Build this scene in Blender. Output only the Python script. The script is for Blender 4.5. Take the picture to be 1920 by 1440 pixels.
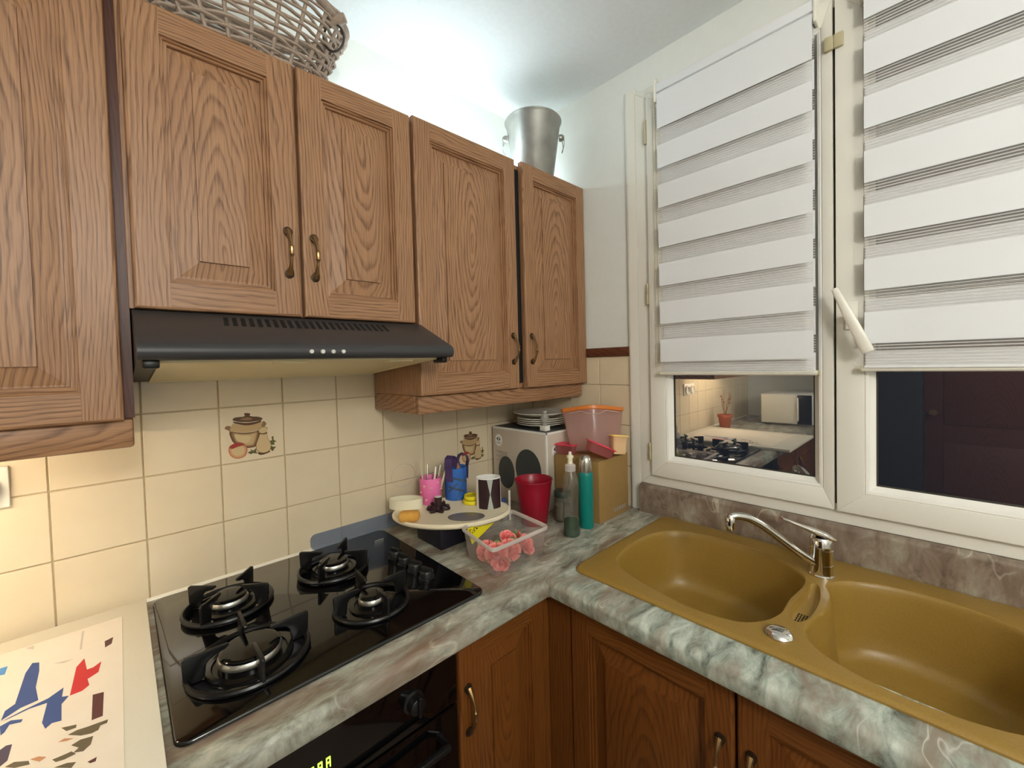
import bpy, bmesh, math, random
from mathutils import Vector, Matrix
random.seed(7)
for o in list(bpy.data.objects): bpy.data.objects.remove(o)
SC = bpy.context.scene
COL = SC.collection
Z0 = 1.045          # height of the first tile joint above the floor; z below is measured from it
PI = math.pi

# ------------------------------------------------------------------ camera
cam_d = bpy.data.cameras.new('camera'); cam = bpy.data.objects.new('camera', cam_d); COL.objects.link(cam)
cam_d.sensor_width = 36.0; cam_d.lens = 780.16 / 1920 * 36
cam_d.shift_x = (960 - 974.98) / 1920; cam_d.shift_y = (703.16 - 720) / 1920
cam_d.clip_start = 0.02; cam_d.clip_end = 50
_r = Vector((0.71872, -0.69482, -0.02582)); _d = Vector((-0.03819, -0.00236, -0.99927)); _f = Vector((0.69425, 0.71918, -0.02823))
_m = Matrix(((_r.x, -_d.x, -_f.x, 0.11490), (_r.y, -_d.y, -_f.y, -1.32542), (_r.z, -_d.z, -_f.z, 0.39666 + Z0), (0, 0, 0, 1)))
cam.matrix_world = _m
SC.camera = cam

# ------------------------------------------------------------------ world, exposure
w = bpy.data.worlds.new('night'); SC.world = w; w.use_nodes = True
w.node_tree.nodes['Background'].inputs[0].default_value = (0.010, 0.012, 0.016, 1)
w.node_tree.nodes['Background'].inputs[1].default_value = 0.5
SC.view_settings.view_transform = 'Standard'; SC.view_settings.look = 'None'
SC.view_settings.gamma = 1; SC.view_settings.use_curve_mapping = False
SC.view_settings.exposure = EXPOSURE = 2.0
STRIP_POWER = 7.0      # cool light strip on top of the wall cupboards
TUBE_POWER = 15.5       # warm tube under the left wall cupboard
FILL_POWER = 13.5        # unseen fill globe added behind the camera

# ------------------------------------------------------------------ materials
def lin(c):
    return tuple(((v / 255) / 12.92 if v / 255 <= 0.04045 else ((v / 255 + 0.055) / 1.055) ** 2.4) for v in c)
MATS = {}
def nt(name):
    m = bpy.data.materials.new(name); m.use_nodes = True
    t = m.node_tree; b = t.nodes['Principled BSDF']; MATS[name] = m
    return m, t, b
def mat(name, rgb, rough=0.5, metal=0.0, spec=0.5, trans=0.0, ior=1.45, alpha=1.0, coat=0.0, emit=None, es=0, sss=0):
    m, t, b = nt(name)
    b.inputs['Base Color'].default_value = (*lin(rgb), 1); b.inputs['Roughness'].default_value = rough
    b.inputs['Metallic'].default_value = metal; b.inputs['Specular IOR Level'].default_value = spec
    b.inputs['Transmission Weight'].default_value = trans; b.inputs['IOR'].default_value = ior
    b.inputs['Alpha'].default_value = alpha; b.inputs['Coat Weight'].default_value = coat
    if emit: b.inputs['Emission Color'].default_value = (*lin(emit), 1); b.inputs['Emission Strength'].default_value = es
    return m
class N:
    """tiny helper for node graphs"""
    def __init__(s, t): s.t = t
    def new(s, typ, **kw):
        n = s.t.nodes.new(typ)
        for k, v in kw.items(): setattr(n, k, v)
        return n
    def link(s, a, b): s.t.links.new(a, b)
    def val(s, sock, v):
        if isinstance(v, (int, float)): sock.default_value = v
        else: s.link(v, sock)
    def math(s, op, a, b=0.0):
        n = s.new('ShaderNodeMath', operation=op); s.val(n.inputs[0], a); s.val(n.inputs[1], b); return n.outputs[0]
    def xyz(s, x, y, z):
        n = s.new('ShaderNodeCombineXYZ'); s.val(n.inputs[0], x); s.val(n.inputs[1], y); s.val(n.inputs[2], z); return n.outputs[0]
    def noise(s, vec, scale=1, detail=2, rough=0.5, dist=0.0):
        n = s.new('ShaderNodeTexNoise'); s.link(vec, n.inputs['Vector']); n.inputs['Scale'].default_value = scale
        n.inputs['Detail'].default_value = detail; n.inputs['Roughness'].default_value = rough; n.inputs['Distortion'].default_value = dist
        return n.outputs['Fac']
    def ramp(s, fac, stops):
        n = s.new('ShaderNodeValToRGB'); s.link(fac, n.inputs[0]); e = n.color_ramp.elements
        while len(e) < len(stops): e.new(0.5)
        for i, (p, c) in enumerate(stops): e[i].position = p; e[i].color = (*c, 1) if len(c) == 3 else c
        return n.outputs[0]
    def mix(s, fac, a, b, bt='MIX'):
        n = s.new('ShaderNodeMix', data_type='RGBA', blend_type=bt); s.val(n.inputs['Factor'], fac)
        for k, v in (('A', a), ('B', b)):
            i = [q for q in n.inputs if q.name == k and q.type == 'RGBA'][0]
            if isinstance(v, tuple): i.default_value = (*v, 1)
            else: s.link(v, i)
        return [q for q in n.outputs if q.type == 'RGBA'][0]
    def bump(s, h, strength, dist, bsdf):
        n = s.new('ShaderNodeBump'); n.inputs['Strength'].default_value = strength; n.inputs['Distance'].default_value = dist
        s.link(h, n.inputs['Height']); s.link(n.outputs[0], bsdf.inputs['Normal'])
def oak(name, horiz, light, mid, dark, rough=0.42):
    m, t, b = nt(name); g = N(t)
    tc = g.new('ShaderNodeTexCoord'); oi = g.new('ShaderNodeObjectInfo'); sep = g.new('ShaderNodeSeparateXYZ')
    g.link(tc.outputs['Object'], sep.inputs[0]); rnd = oi.outputs['Random']
    xy = g.math('ADD', sep.outputs[0], sep.outputs[1]); z = sep.outputs[2]
    ac, al = (z, xy) if horiz else (xy, z)
    r10 = g.math('MULTIPLY', rnd, 37.0)
    n1 = g.noise(g.xyz(g.math('MULTIPLY', ac, 5.0), g.math('MULTIPLY', al, 0.9), r10), 1.6, 3)
    n3 = g.noise(g.xyz(g.math('MULTIPLY', ac, 30.0), g.math('MULTIPLY', al, 14.0), r10), 1.0, 2)
    off = g.math('MULTIPLY', g.math('SUBTRACT', rnd, 0.5), 0.5)
    az = g.math('MULTIPLY', g.math('SUBTRACT', al, off), 0.16)
    ac2 = g.math('ADD', ac, g.math('MULTIPLY', g.math('SUBTRACT', n1, 0.5), 0.085))
    rr = g.math('SQRT', g.math('ADD', g.math('MULTIPLY', ac2, ac2), g.math('MULTIPLY', az, az)))
    v = g.math('ADD', g.math('MULTIPLY', rr, 125.0), g.math('ADD', g.math('MULTIPLY', n1, 2.0), g.math('MULTIPLY', n3, 0.9)))
    ring = g.math('FRACT', v)
    band = g.ramp(ring, [(0.0, (0.15, 0.15, 0.15)), (0.45, (0.22, 0.22, 0.22)), (0.80, (0.85, 0.85, 0.85)), (1.0, (0.15, 0.15, 0.15))])
    pore = g.noise(g.xyz(g.math('MULTIPLY', ac, 420.0), g.math('MULTIPLY', al, 11.0), r10), 1.0, 2, 0.6)
    pm = g.ramp(pore, [(0.42, (0, 0, 0)), (0.66, (1, 1, 1))])
    c = g.mix(band, lin(light), lin(mid))
    pf = g.math('MULTIPLY', g.math('MULTIPLY', pm, g.math('ADD', band, 0.28)), 0.75)
    c = g.mix(pf, c, lin(dark))
    blot = g.noise(g.xyz(g.math('MULTIPLY', ac, 7.0), g.math('MULTIPLY', al, 3.0), r10), 1.0, 2)
    c = g.mix(g.math('MULTIPLY', blot, 0.35), c, lin(mid))
    g.link(c, b.inputs['Base Color']); b.inputs['Roughness'].default_value = rough; b.inputs['Specular IOR Level'].default_value = 0.4
    g.bump(pm, 0.12, 0.0006, b)
    return m
oak('oak_v', False, (184, 140, 103), (134, 95, 66), (72, 47, 32))
oak('oak_h', True, (182, 138, 101), (132, 93, 64), (72, 47, 32))
oak('oak_shaded_v', False, (128, 76, 32), (100, 56, 20), (64, 33, 12), 0.35)  # same oak for the base units, their shade mixed into the colour
oak('oak_shaded_h', True, (128, 78, 34), (100, 58, 22), (64, 33, 12), 0.35)
oak('border_wood', True, (112, 62, 38), (84, 44, 26), (50, 26, 16))
oak('plain_brown', False, (92, 48, 30), (74, 38, 24), (48, 26, 16))
def marble(name, cols, ang, scale):
    m, t, b = nt(name); g = N(t)
    tc = g.new('ShaderNodeTexCoord'); mp = g.new('ShaderNodeMapping'); g.link(tc.outputs['Object'], mp.inputs[0])
    mp.inputs['Rotation'].default_value = (0.5, 0.3, ang); mp.inputs['Scale'].default_value = (scale, scale * 2.6, scale * 1.4)
    v = mp.outputs[0]
    a = g.noise(v, 2.6, 7, 0.68, 0.6); bb = g.noise(v, 1.1, 5, 0.6, 0.8)
    c = g.ramp(a, [(0.32, lin(cols[0])), (0.45, lin(cols[1])), (0.56, lin(cols[2])), (0.70, lin(cols[3]))])
    c = g.mix(g.ramp(bb, [(0.43, (0, 0, 0)), (0.64, (0.9, 0.9, 0.9))]), c, lin(cols[4]))
    mp2 = g.new('ShaderNodeMapping'); g.link(tc.outputs['Object'], mp2.inputs[0]); mp2.inputs['Rotation'].default_value = (0.2, 0.4, ang + 0.4)
    mp2.inputs['Scale'].default_value = (scale * 0.7, scale * 1.9, scale)
    vn = g.noise(mp2.outputs[0], 1.1, 3, 0.5, 0.25)
    vein = g.ramp(vn, [(0.491, (0, 0, 0)), (0.5, (1, 1, 1)), (0.509, (0, 0, 0))])
    msk = g.ramp(g.noise(mp2.outputs[0], 1.7, 3), [(0.46, (0, 0, 0)), (0.66, (0.6, 0.6, 0.6))])
    c = g.mix(g.math('MULTIPLY', vein, msk), c, lin(cols[5]))
    g.link(c, b.inputs['Base Color']); b.inputs['Roughness'].default_value = 0.32
    return m
marble('marble', [(84, 74, 64), (142, 142, 128), (176, 178, 164), (212, 208, 190), (128, 104, 86), (240, 234, 214)], 0.6, 4.2)
marble('marble_b', [(84, 90, 82), (154, 164, 152), (186, 196, 184), (216, 220, 208), (140, 126, 110), (240, 242, 232)], 2.0, 4.8)
marble('marble_u', [(78, 66, 56), (134, 118, 102), (152, 140, 124), (174, 170, 154), (116, 96, 82), (216, 206, 186)], 1.9, 3.6)
def speckle(name, c1, c2, rough, scale=60, bump=0.0, spec=0.5):
    m, t, b = nt(name); g = N(t)
    tc = g.new('ShaderNodeTexCoord'); n = g.noise(tc.outputs['Object'], scale, 3)
    g.link(g.mix(n, lin(c1), lin(c2)), b.inputs['Base Color']); b.inputs['Roughness'].default_value = rough
    b.inputs['Specular IOR Level'].default_value = spec
    if bump: g.bump(n, bump, 0.002, b)
    return m
speckle('tile', (220, 203, 172), (229, 214, 184), 0.22, 14, 0.02)
speckle('grout', (206, 190, 158), (176, 156, 122), 0.9, 90, 0.1)
speckle('paint_wall', (226, 228, 222), (232, 234, 228), 0.75, 40, 0.06)
speckle('paint_ceiling', (226, 230, 230), (236, 240, 240), 0.8, 70, 0.10)
speckle('floor_vinyl', (120, 104, 88), (140, 122, 104), 0.6, 8)
speckle('sink_stone', (158, 126, 58), (138, 107, 42), 0.38, 260, 0.03)
speckle('wicker', (182, 164, 148), (140, 122, 108), 0.75, 120, 0.2)
speckle('zinc', (188, 188, 182), (128, 128, 122), 0.42, 16)
MATS['zinc'].node_tree.nodes['Principled BSDF'].inputs['Metallic'].default_value = 0.75
speckle('cardboard', (156, 124, 72), (146, 114, 64), 0.85, 50)
speckle('carton_grey', (196, 184, 168), (204, 192, 176), 0.6, 20)
speckle('sponge', (236, 190, 96), (206, 128, 40), 0.95, 34, 0.5)
speckle('paper', (240, 230, 214), (232, 220, 202), 0.85, 18)
speckle('board', (234, 228, 210), (228, 220, 200), 0.45, 200, 0.03)
mat('window_pvc', (234, 231, 220), 0.32); mat('seal', (60, 56, 48), 0.7); mat('bead_white', (244, 242, 234), 0.25)
mat('blind_white', (232, 234, 236), 0.85); mat('hinge', (196, 186, 150), 0.45); mat('plastic_white', (240, 236, 224), 0.35)
mat('brass', (150, 120, 80), 0.32, 0.9); mat('brass_dark', (70, 56, 42), 0.42, 0.8)
mat('hood_black', (54, 54, 56), 0.42); mat('black', (12, 12, 13), 0.35); mat('slot', (4, 4, 4), 0.9)
mat('filter', (226, 214, 176), 0.5, 0.15); mat('steel_button', (216, 216, 212), 0.3, 0.6)
mat('glass_black', (7, 7, 8), 0.06, spec=0.9); mat('cap_black', (10, 10, 11), 0.12); mat('dark_unit', (26, 26, 25), 0.8); mat('cast_black', (17, 17, 18), 0.32); mat('enamel', (12, 12, 13), 0.18)
mat('alu', (205, 203, 196), 0.32, 0.95); mat('chrome', (224, 222, 218), 0.08, 1.0); mat('knob_black', (24, 25, 26), 0.4)
mat('tray_white', (238, 226, 196), 0.5); mat('white_plastic2', (238, 232, 204), 0.4); mat('pink', (236, 120, 176), 0.55)
mat('pink_dot', (240, 176, 170), 0.6); mat('blue', (52, 106, 186), 0.6); mat('blue_line', (70, 84, 104), 0.7); mat('purple', (76, 58, 104), 0.6)
mat('dark_plum', (48, 26, 30), 0.5); mat('yellow', (232, 216, 30), 0.45); mat('grey_film', (120, 112, 106), 0.25); mat('foil_grey', (176, 180, 172), 0.4)
mat('red_cup', (150, 16, 40), 0.3); mat('teal', (0, 124, 116), 0.4); mat('steel', (196, 194, 184), 0.25, 0.9)
mat('lid_orange', (214, 124, 52), 0.35); mat('lid_pink', (214, 60, 84), 0.35); mat('lid_yellow', (244, 208, 120), 0.4); mat('beige', (228, 190, 144), 0.4)
mat('porcelain', (232, 228, 214), 0.15); mat('jar_lid', (52, 66, 58), 0.35); mat('seeds', (120, 104, 82), 0.8)
mat('ink', (36, 34, 34), 0.7); mat('disc_grey', (62, 66, 66), 0.5); mat('logo_white', (238, 236, 230), 0.6); mat('ink_soft', (150, 138, 124), 0.8)
mat('petal', (240, 116, 116), 0.7); mat('petal2', (250, 152, 142), 0.7); mat('leaf', (140, 166, 108), 0.7)
mat('handle_brush', (214, 200, 170), 0.4); mat('terracotta', (176, 96, 60), 0.8); mat('twig', (150, 104, 66), 0.8)
mat('silicone', (236, 230, 212), 0.5); mat('navy', (18, 18, 30), 0.45); mat('cable', (60, 54, 50), 0.6)
mat('display', (60, 120, 20), 0.4, emit=(170, 255, 60), es=1.2)
for k, c in dict(p_dark=(92, 62, 36), p_umber=(116, 84, 54), p_sand=(196, 170, 126), p_blush=(178, 104, 78), p_mid=(140, 108, 74), p_tan=(186, 156, 112), p_hi=(206, 184, 140), p_cream=(206, 180, 136), p_red=(156, 56, 44), p_apple=(204, 150, 106), p_green=(98, 92, 54),
               a_red=(208, 48, 54), a_blue=(56, 82, 142), a_sky=(86, 150, 214), a_maroon=(92, 48, 50), a_olive=(104, 92, 70), a_purple=(74, 64, 88), a_rust=(198, 140, 100), a_grey=(206, 194, 180)).items():
    mat(k, c, 0.55 if k[0] == 'a' else 0.3)
def emissive(name, rgb, s):
    m = bpy.data.materials.new(name); m.use_nodes = True; t = m.node_tree; t.nodes.clear()
    e = t.nodes.new('ShaderNodeEmission'); e.inputs[0].default_value = (*rgb, 1); e.inputs[1].default_value = s
    o = t.nodes.new('ShaderNodeOutputMaterial'); t.links.new(e.outputs[0], o.inputs[0]); MATS[name] = m
emissive('led_cool', (0.74, 0.91, 1.0), STRIP_POWER)
emissive('tube_warm', (1.0, 0.88, 0.67), TUBE_POWER)
emissive('lamp_fill', (1.0, 0.965, 0.90), FILL_POWER)
def clear(name, rgb, alpha, gloss=0.12, rough=0.08, diffuse=True):
    """thin clear or milky sheet: part of the light passes straight through, the rest is scattered or mirrored"""
    m = bpy.data.materials.new(name); m.use_nodes = True; t = m.node_tree; t.nodes.clear(); g = N(t); MATS[name] = m
    tr = g.new('ShaderNodeBsdfTransparent'); tr.inputs[0].default_value = (*[0.72 + 0.28 * q for q in lin(rgb)], 1)
    d = g.new('ShaderNodeBsdfDiffuse'); d.inputs[0].default_value = (*lin(rgb), 1)
    tl = g.new('ShaderNodeBsdfTranslucent'); tl.inputs[0].default_value = (*lin(rgb), 1)
    gl = g.new('ShaderNodeBsdfGlossy'); gl.inputs[1].default_value = rough
    dm = g.new('ShaderNodeMixShader'); dm.inputs[0].default_value = 0.5; g.link(d.outputs[0], dm.inputs[1]); g.link(tl.outputs[0], dm.inputs[2])
    a = g.new('ShaderNodeMixShader'); a.inputs[0].default_value = alpha; g.link(tr.outputs[0], a.inputs[1]); g.link(dm.outputs[0], a.inputs[2])
    lw = g.new('ShaderNodeLayerWeight'); f1 = g.math('POWER', lw.outputs['Facing'], 4.0)
    f2 = g.math('ADD', g.math('MULTIPLY', f1, gloss * 4), gloss * 0.35)
    b = g.new('ShaderNodeMixShader'); g.link(f2, b.inputs[0]); g.link(a.outputs[0], b.inputs[1]); g.link(gl.outputs[0], b.inputs[2])
    o = g.new('ShaderNodeOutputMaterial'); g.link(b.outputs[0], o.inputs[0])
clear('tub_clear', (232, 226, 222), 0.24, 0.10); clear('tub_rim', (244, 238, 234), 0.72, 0.10)
clear('tupper', (226, 190, 182), 0.55, 0.06, 0.2); clear('tupper_pink', (226, 140, 140), 0.5, 0.1, 0.2)
clear('bottle_clear', (228, 234, 226), 0.07, 0.22, 0.05); clear('soap_green', (6, 78, 38), 0.9, 0.08); clear('blue_film', (168, 182, 206), 0.34, 0.06)
clear('glass_jar', (190, 196, 184), 0.22, 0.12); clear('crystal', (220, 222, 216), 0.55, 0.14)
def sheer():
    m = bpy.data.materials.new('blind_sheer'); m.use_nodes = True; t = m.node_tree; t.nodes.clear(); g = N(t); MATS['blind_sheer'] = m
    tc = g.new('ShaderNodeTexCoord'); sp = g.new('ShaderNodeSeparateXYZ'); g.link(tc.outputs['Object'], sp.inputs[0])
    s = g.math('FRACT', g.math('MULTIPLY', sp.outputs[2], 1 / 0.0068))
    th = g.ramp(s, [(0.0, (0.75, 0.75, 0.75)), (0.22, (0.75, 0.75, 0.75)), (0.34, (0.16, 0.16, 0.16)), (1.0, (0.16, 0.16, 0.16))])
    tr = g.new('ShaderNodeBsdfTransparent'); d = g.new('ShaderNodeBsdfDiffuse'); d.inputs[0].default_value = (*lin((226, 224, 218)), 1)
    mx = g.new('ShaderNodeMixShader'); g.link(th, mx.inputs[0]); g.link(tr.outputs[0], mx.inputs[1]); g.link(d.outputs[0], mx.inputs[2])
    o = g.new('ShaderNodeOutputMaterial'); g.link(mx.outputs[0], o.inputs[0])
sheer()
def pane():
    m = bpy.data.materials.new('pane_glass'); m.use_nodes = True; t = m.node_tree; t.nodes.clear(); g = N(t); MATS['pane_glass'] = m
    tr = g.new('ShaderNodeBsdfTransparent'); gl = g.new('ShaderNodeBsdfGlossy'); gl.inputs[1].default_value = 0.012
    lw = g.new('ShaderNodeLayerWeight'); f1 = g.math('POWER', lw.outputs['Facing'], 4.0)
    f2 = g.math('ADD', g.math('MULTIPLY', f1, 0.5), 0.50)      # coated double glazing at night
    mx = g.new('ShaderNodeMixShader'); g.link(f2, mx.inputs[0]); g.link(tr.outputs[0], mx.inputs[1]); g.link(gl.outputs[0], mx.inputs[2])
    o = g.new('ShaderNodeOutputMaterial'); g.link(mx.outputs[0], o.inputs[0])
pane()

# ------------------------------------------------------------------ builders
ORG = {}                                             # object name -> world origin of its local frame
class MB:
    def __init__(s): s.bm = bmesh.new(); s.sm = []
    def _tag(s, faces, m):
        for f in faces: f.material_index = m
    def mesh(s, verts, faces, m=0, mtx=None):
        vs = [s.bm.verts.new(mtx @ Vector(v) if mtx else v) for v in verts]
        fs = []
        for f in faces:
            try: fs.append(s.bm.faces.new([vs[i] for i in f]))
            except ValueError: pass
        s._tag(fs, m); return s
    def box(s, x0, x1, y0, y1, z0, z1, bev=0.0, m=0, mtx=None, seg=2):
        t = bmesh.new()
        bmesh.ops.create_cube(t, size=1.0)
        for v in t.verts: v.co = Vector(((x0 + x1) / 2 + v.co.x * (x1 - x0), (y0 + y1) / 2 + v.co.y * (y1 - y0), (z0 + z1) / 2 + v.co.z * (z1 - z0)))
        if bev: bmesh.ops.bevel(t, geom=list(t.edges), offset=bev, segments=seg, affect='EDGES', profile=0.5)
        return s.absorb(t, m, mtx)
    def absorb(s, t, m=0, mtx=None):
        t.verts.index_update()
        vs = [s.bm.verts.new(mtx @ v.co if mtx else v.co) for v in t.verts]; fs = []
        for f in t.faces:
            try: fs.append(s.bm.faces.new([vs[v.index] for v in f.verts]))
            except ValueError: pass
        s._tag(fs, m); t.free(); return s
    def prism(s, poly, fn, a, b, m=0, bev=0.0):
        """polygon in 2D, fn(u,v,w) -> xyz, extruded w from a to b"""
        t = bmesh.new()
        v0 = [t.verts.new(fn(u, v, a)) for u, v in poly]; v1 = [t.verts.new(fn(u, v, b)) for u, v in poly]
        t.faces.new(v0); t.faces.new(v1[::-1]); n = len(poly)
        for i in range(n): t.faces.new((v0[i], v0[(i + 1) % n], v1[(i + 1) % n], v1[i]))
        bmesh.ops.recalc_face_normals(t, faces=list(t.faces))
        if bev: bmesh.ops.bevel(t, geom=list(t.edges), offset=bev, segments=2, affect='EDGES', profile=0.5)
        return s.absorb(t, m)
    def rings(s, rings, closed=True, cap0=True, cap1=True, m=0, mtx=None, loop=False):
        vs = [[s.bm.verts.new(mtx @ Vector(p) if mtx else p) for p in r] for r in rings]; n = len(rings[0]); fs = []
        pairs = list(zip(vs, vs[1:])) + ([(vs[-1], vs[0])] if loop else [])
        for r0, r1 in pairs:
            for i in range(n if closed else n - 1): fs.append(s.bm.faces.new((r0[i], r0[(i + 1) % n], r1[(i + 1) % n], r1[i])))
        if not loop:
            if cap0: fs.append(s.bm.faces.new(vs[0][::-1]))
            if cap1: fs.append(s.bm.faces.new(vs[-1]))
        s._tag(fs, m); return s
    def lathe(s, prof, c=(0, 0, 0), n=24, m=0, mtx=None, sx=1.0, sy=1.0, cap0=True, cap1=True):
        rr = [[(c[0] + r * sx * math.cos(2 * PI * i / n), c[1] + r * sy * math.sin(2 * PI * i / n), c[2] + z) for i in range(n)] for r, z in prof]
        return s.rings(rr, True, cap0, cap1, m, mtx)
    def tube(s, path, rad, n=8, m=0, closed=False, cap=True):
        path = [Vector(p) for p in path]; k = len(path)
        rad = [rad] * k if isinstance(rad, (int, float)) else rad
        up = None; rr = []
        for i in range(k):
            a = path[(i - 1) % k] if (closed or i) else path[i]; b = path[(i + 1) % k] if (closed or i < k - 1) else path[i]
            d = (b - a).normalized()
            if up is None: up = d.orthogonal().normalized()
            u = (up - d * up.dot(d)); u = u.normalized() if u.length > 1e-6 else d.orthogonal().normalized(); up = u; w_ = d.cross(u)
            rr.append([path[i] + (u * math.cos(2 * PI * j / n) + w_ * math.sin(2 * PI * j / n)) * rad[i] for j in range(n)])
        return s.rings(rr, True, cap, cap, m, None, loop=closed)
    def build(s, name, mats, parent=None, origin=None, smooth=40):
        """link as one mesh object; geometry is given in room coordinates, origin is its local frame"""
        mats = [mats] if isinstance(mats, str) else mats
        bmesh.ops.recalc_face_normals(s.bm, faces=list(s.bm.faces))
        if origin is None:
            if parent is not None: origin = ORG[parent.name]
            else:
                vs = [v.co for v in s.bm.verts]
                origin = ((min(v.x for v in vs) + max(v.x for v in vs)) / 2, (min(v.y for v in vs) + max(v.y for v in vs)) / 2, min(v.z for v in vs))
        og = Vector(origin)
        for v in s.bm.verts: v.co -= og
        me = bpy.data.meshes.new(name); s.bm.to_mesh(me); s.bm.free()
        for q in mats: me.materials.append(MATS[q])
        if smooth:
            me.shade_smooth(); me.set_sharp_from_angle(angle=math.radians(smooth))
        o = bpy.data.objects.new(name, me); COL.objects.link(o); ORG[o.name] = og
        if parent is not None: o.parent = parent; o.location = og - ORG[parent.name]
        else: o.location = og + Vector((0, 0, Z0))
        return o
def tag(o, label, cat, group=None):
    o['label'] = label; o['category'] = cat
    if group: o['group'] = group
    return o
def thing(name, loc, label, cat, group=None):
    o = bpy.data.objects.new(name, None); COL.objects.link(o); o.empty_display_size = 0.05
    ORG[o.name] = Vector(loc); o.location = Vector(loc) + Vector((0, 0, Z0))
    return tag(o, label, cat, group)
def struct(o): o['kind'] = 'structure'; return o
def sroot(name, loc):
    o = bpy.data.objects.new(name, None); COL.objects.link(o); ORG[o.name] = Vector(loc); o.location = Vector(loc) + Vector((0, 0, Z0)); o['kind'] = 'structure'
    return o
def copy_part(o, parent, loc):
    c = o.copy(); COL.objects.link(c); c.parent = parent; ORG[c.name] = Vector(loc); c.location = Vector(loc) - ORG[parent.name]; return c
def catmull(pts, k=6, closed=True):
    out = []; n = len(pts)
    for i in range(n if closed else n - 1):
        g = lambda j: Vector(pts[j % n]) if closed else Vector(pts[max(0, min(n - 1, j))])
        p0, p1, p2, p3 = g(i - 1), g(i), g(i + 1), g(i + 2)
        for q in range(k):
            t = q / k
            out.append(0.5 * ((2 * p1) + (p2 - p0) * t + (2 * p0 - 5 * p1 + 4 * p2 - p3) * t * t + (3 * p1 - p0 - 3 * p2 + p3) * t ** 3))
    if not closed: out.append(Vector(pts[-1]))
    return out
def rrect(x0, x1, y0, y1, r, n=6):
    out = []
    for cx, cy, a in ((x1 - r, y1 - r, 0), (x0 + r, y1 - r, PI / 2), (x0 + r, y0 + r, PI), (x1 - r, y0 + r, 3 * PI / 2)):
        for i in range(n + 1): out.append((cx + r * math.cos(a + PI / 2 * i / n), cy + r * math.sin(a + PI / 2 * i / n)))
    return out
def rotz(a, c): return Matrix.Translation(c) @ Matrix.Rotation(a, 4, 'Z')
XB = 1.475      # window wall
XL = -1.42      # far wall on the left
YN = -2.7       # wall behind the camera
ZC = 1.4427     # ceiling
ZF = -Z0        # floor
CT = -0.145     # worktop
POT={'lid': [(0.193, 0.767), (0.22, 0.807), (0.287, 0.813), (0.347, 0.813), (0.38, 0.827), (0.367, 0.867), (0.42, 0.873), (0.467, 0.853), (0.453, 0.82), (0.507, 0.8), (0.587, 0.787), (0.653, 0.753), (0.627, 0.72), (0.507, 0.707), (0.38, 0.713), (0.267, 0.733)], 'lidhi': [(0.3, 0.767), (0.38, 0.793), (0.427, 0.793), (0.5, 0.76), (0.427, 0.74)], 'band': [(0.207, 0.74), (0.38, 0.7), (0.547, 0.7), (0.627, 0.72), (0.613, 0.68), (0.5, 0.653), (0.38, 0.653), (0.267, 0.687), (0.213, 0.713)], 'neck': [(0.2, 0.707), (0.267, 0.68), (0.38, 0.653), (0.5, 0.653), (0.613, 0.68), (0.66, 0.693), (0.627, 0.613), (0.667, 0.587), (0.58, 0.547), (0.46, 0.527), (0.34, 0.533), (0.22, 0.56), (0.153, 0.58), (0.147, 0.613), (0.173, 0.673)], 'handleL': [(0.073, 0.627), (0.087, 0.667), (0.12, 0.673), (0.16, 0.66), (0.173, 0.627), (0.153, 0.567), (0.12, 0.6)], 'handleR': [(0.633, 0.687), (0.68, 0.693), (0.713, 0.647), (0.693, 0.607), (0.66, 0.587), (0.627, 0.613)], 'body': [(0.14, 0.567), (0.26, 0.54), (0.373, 0.52), (0.5, 0.52), (0.6, 0.54), (0.6, 0.473), (0.573, 0.36), (0.533, 0.26), (0.487, 0.24), (0.407, 0.24), (0.36, 0.26), (0.3, 0.327), (0.2, 0.36), (0.16, 0.44)], 'bodyhi': [(0.22, 0.513), (0.3, 0.48), (0.413, 0.467), (0.46, 0.42), (0.427, 0.353), (0.36, 0.333), (0.28, 0.373), (0.233, 0.427)], 'jug': [(0.587, 0.547), (0.633, 0.58), (0.693, 0.58), (0.727, 0.553), (0.713, 0.507), (0.713, 0.447), (0.727, 0.367), (0.767, 0.273), (0.767, 0.207), (0.74, 0.14), (0.667, 0.113), (0.587, 0.133), (0.54, 0.2), (0.54, 0.287), (0.573, 0.38), (0.6, 0.46), (0.593, 0.5)], 'jugring': [(0.58, 0.5), (0.647, 0.473), (0.713, 0.487), (0.713, 0.46), (0.653, 0.453), (0.593, 0.473)], 'jugbase': [(0.553, 0.133), (0.647, 0.113), (0.727, 0.14), (0.753, 0.127), (0.74, 0.107), (0.647, 0.08), (0.58, 0.087)], 'apple': [(0.113, 0.24), (0.127, 0.307), (0.173, 0.34), (0.227, 0.36), (0.3, 0.347), (0.36, 0.307), (0.393, 0.247), (0.393, 0.18), (0.367, 0.113), (0.313, 0.08), (0.24, 0.073), (0.173, 0.107), (0.127, 0.167)], 'applered': [(0.127, 0.287), (0.173, 0.34), (0.227, 0.36), (0.3, 0.347), (0.36, 0.307), (0.293, 0.293), (0.233, 0.28), (0.173, 0.26)], 'leaf1': [(0.4, 0.16), (0.453, 0.18), (0.44, 0.22), (0.487, 0.18), (0.527, 0.213), (0.533, 0.147), (0.547, 0.113), (0.48, 0.133), (0.447, 0.12)], 'leaf2': [(0.753, 0.313), (0.793, 0.327), (0.787, 0.387), (0.82, 0.393), (0.82, 0.333), (0.867, 0.287), (0.827, 0.28), (0.833, 0.24), (0.78, 0.24)], 'leaf3': [(0.773, 0.22), (0.807, 0.2), (0.853, 0.193), (0.82, 0.153), (0.8, 0.12), (0.767, 0.153)]}
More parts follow.
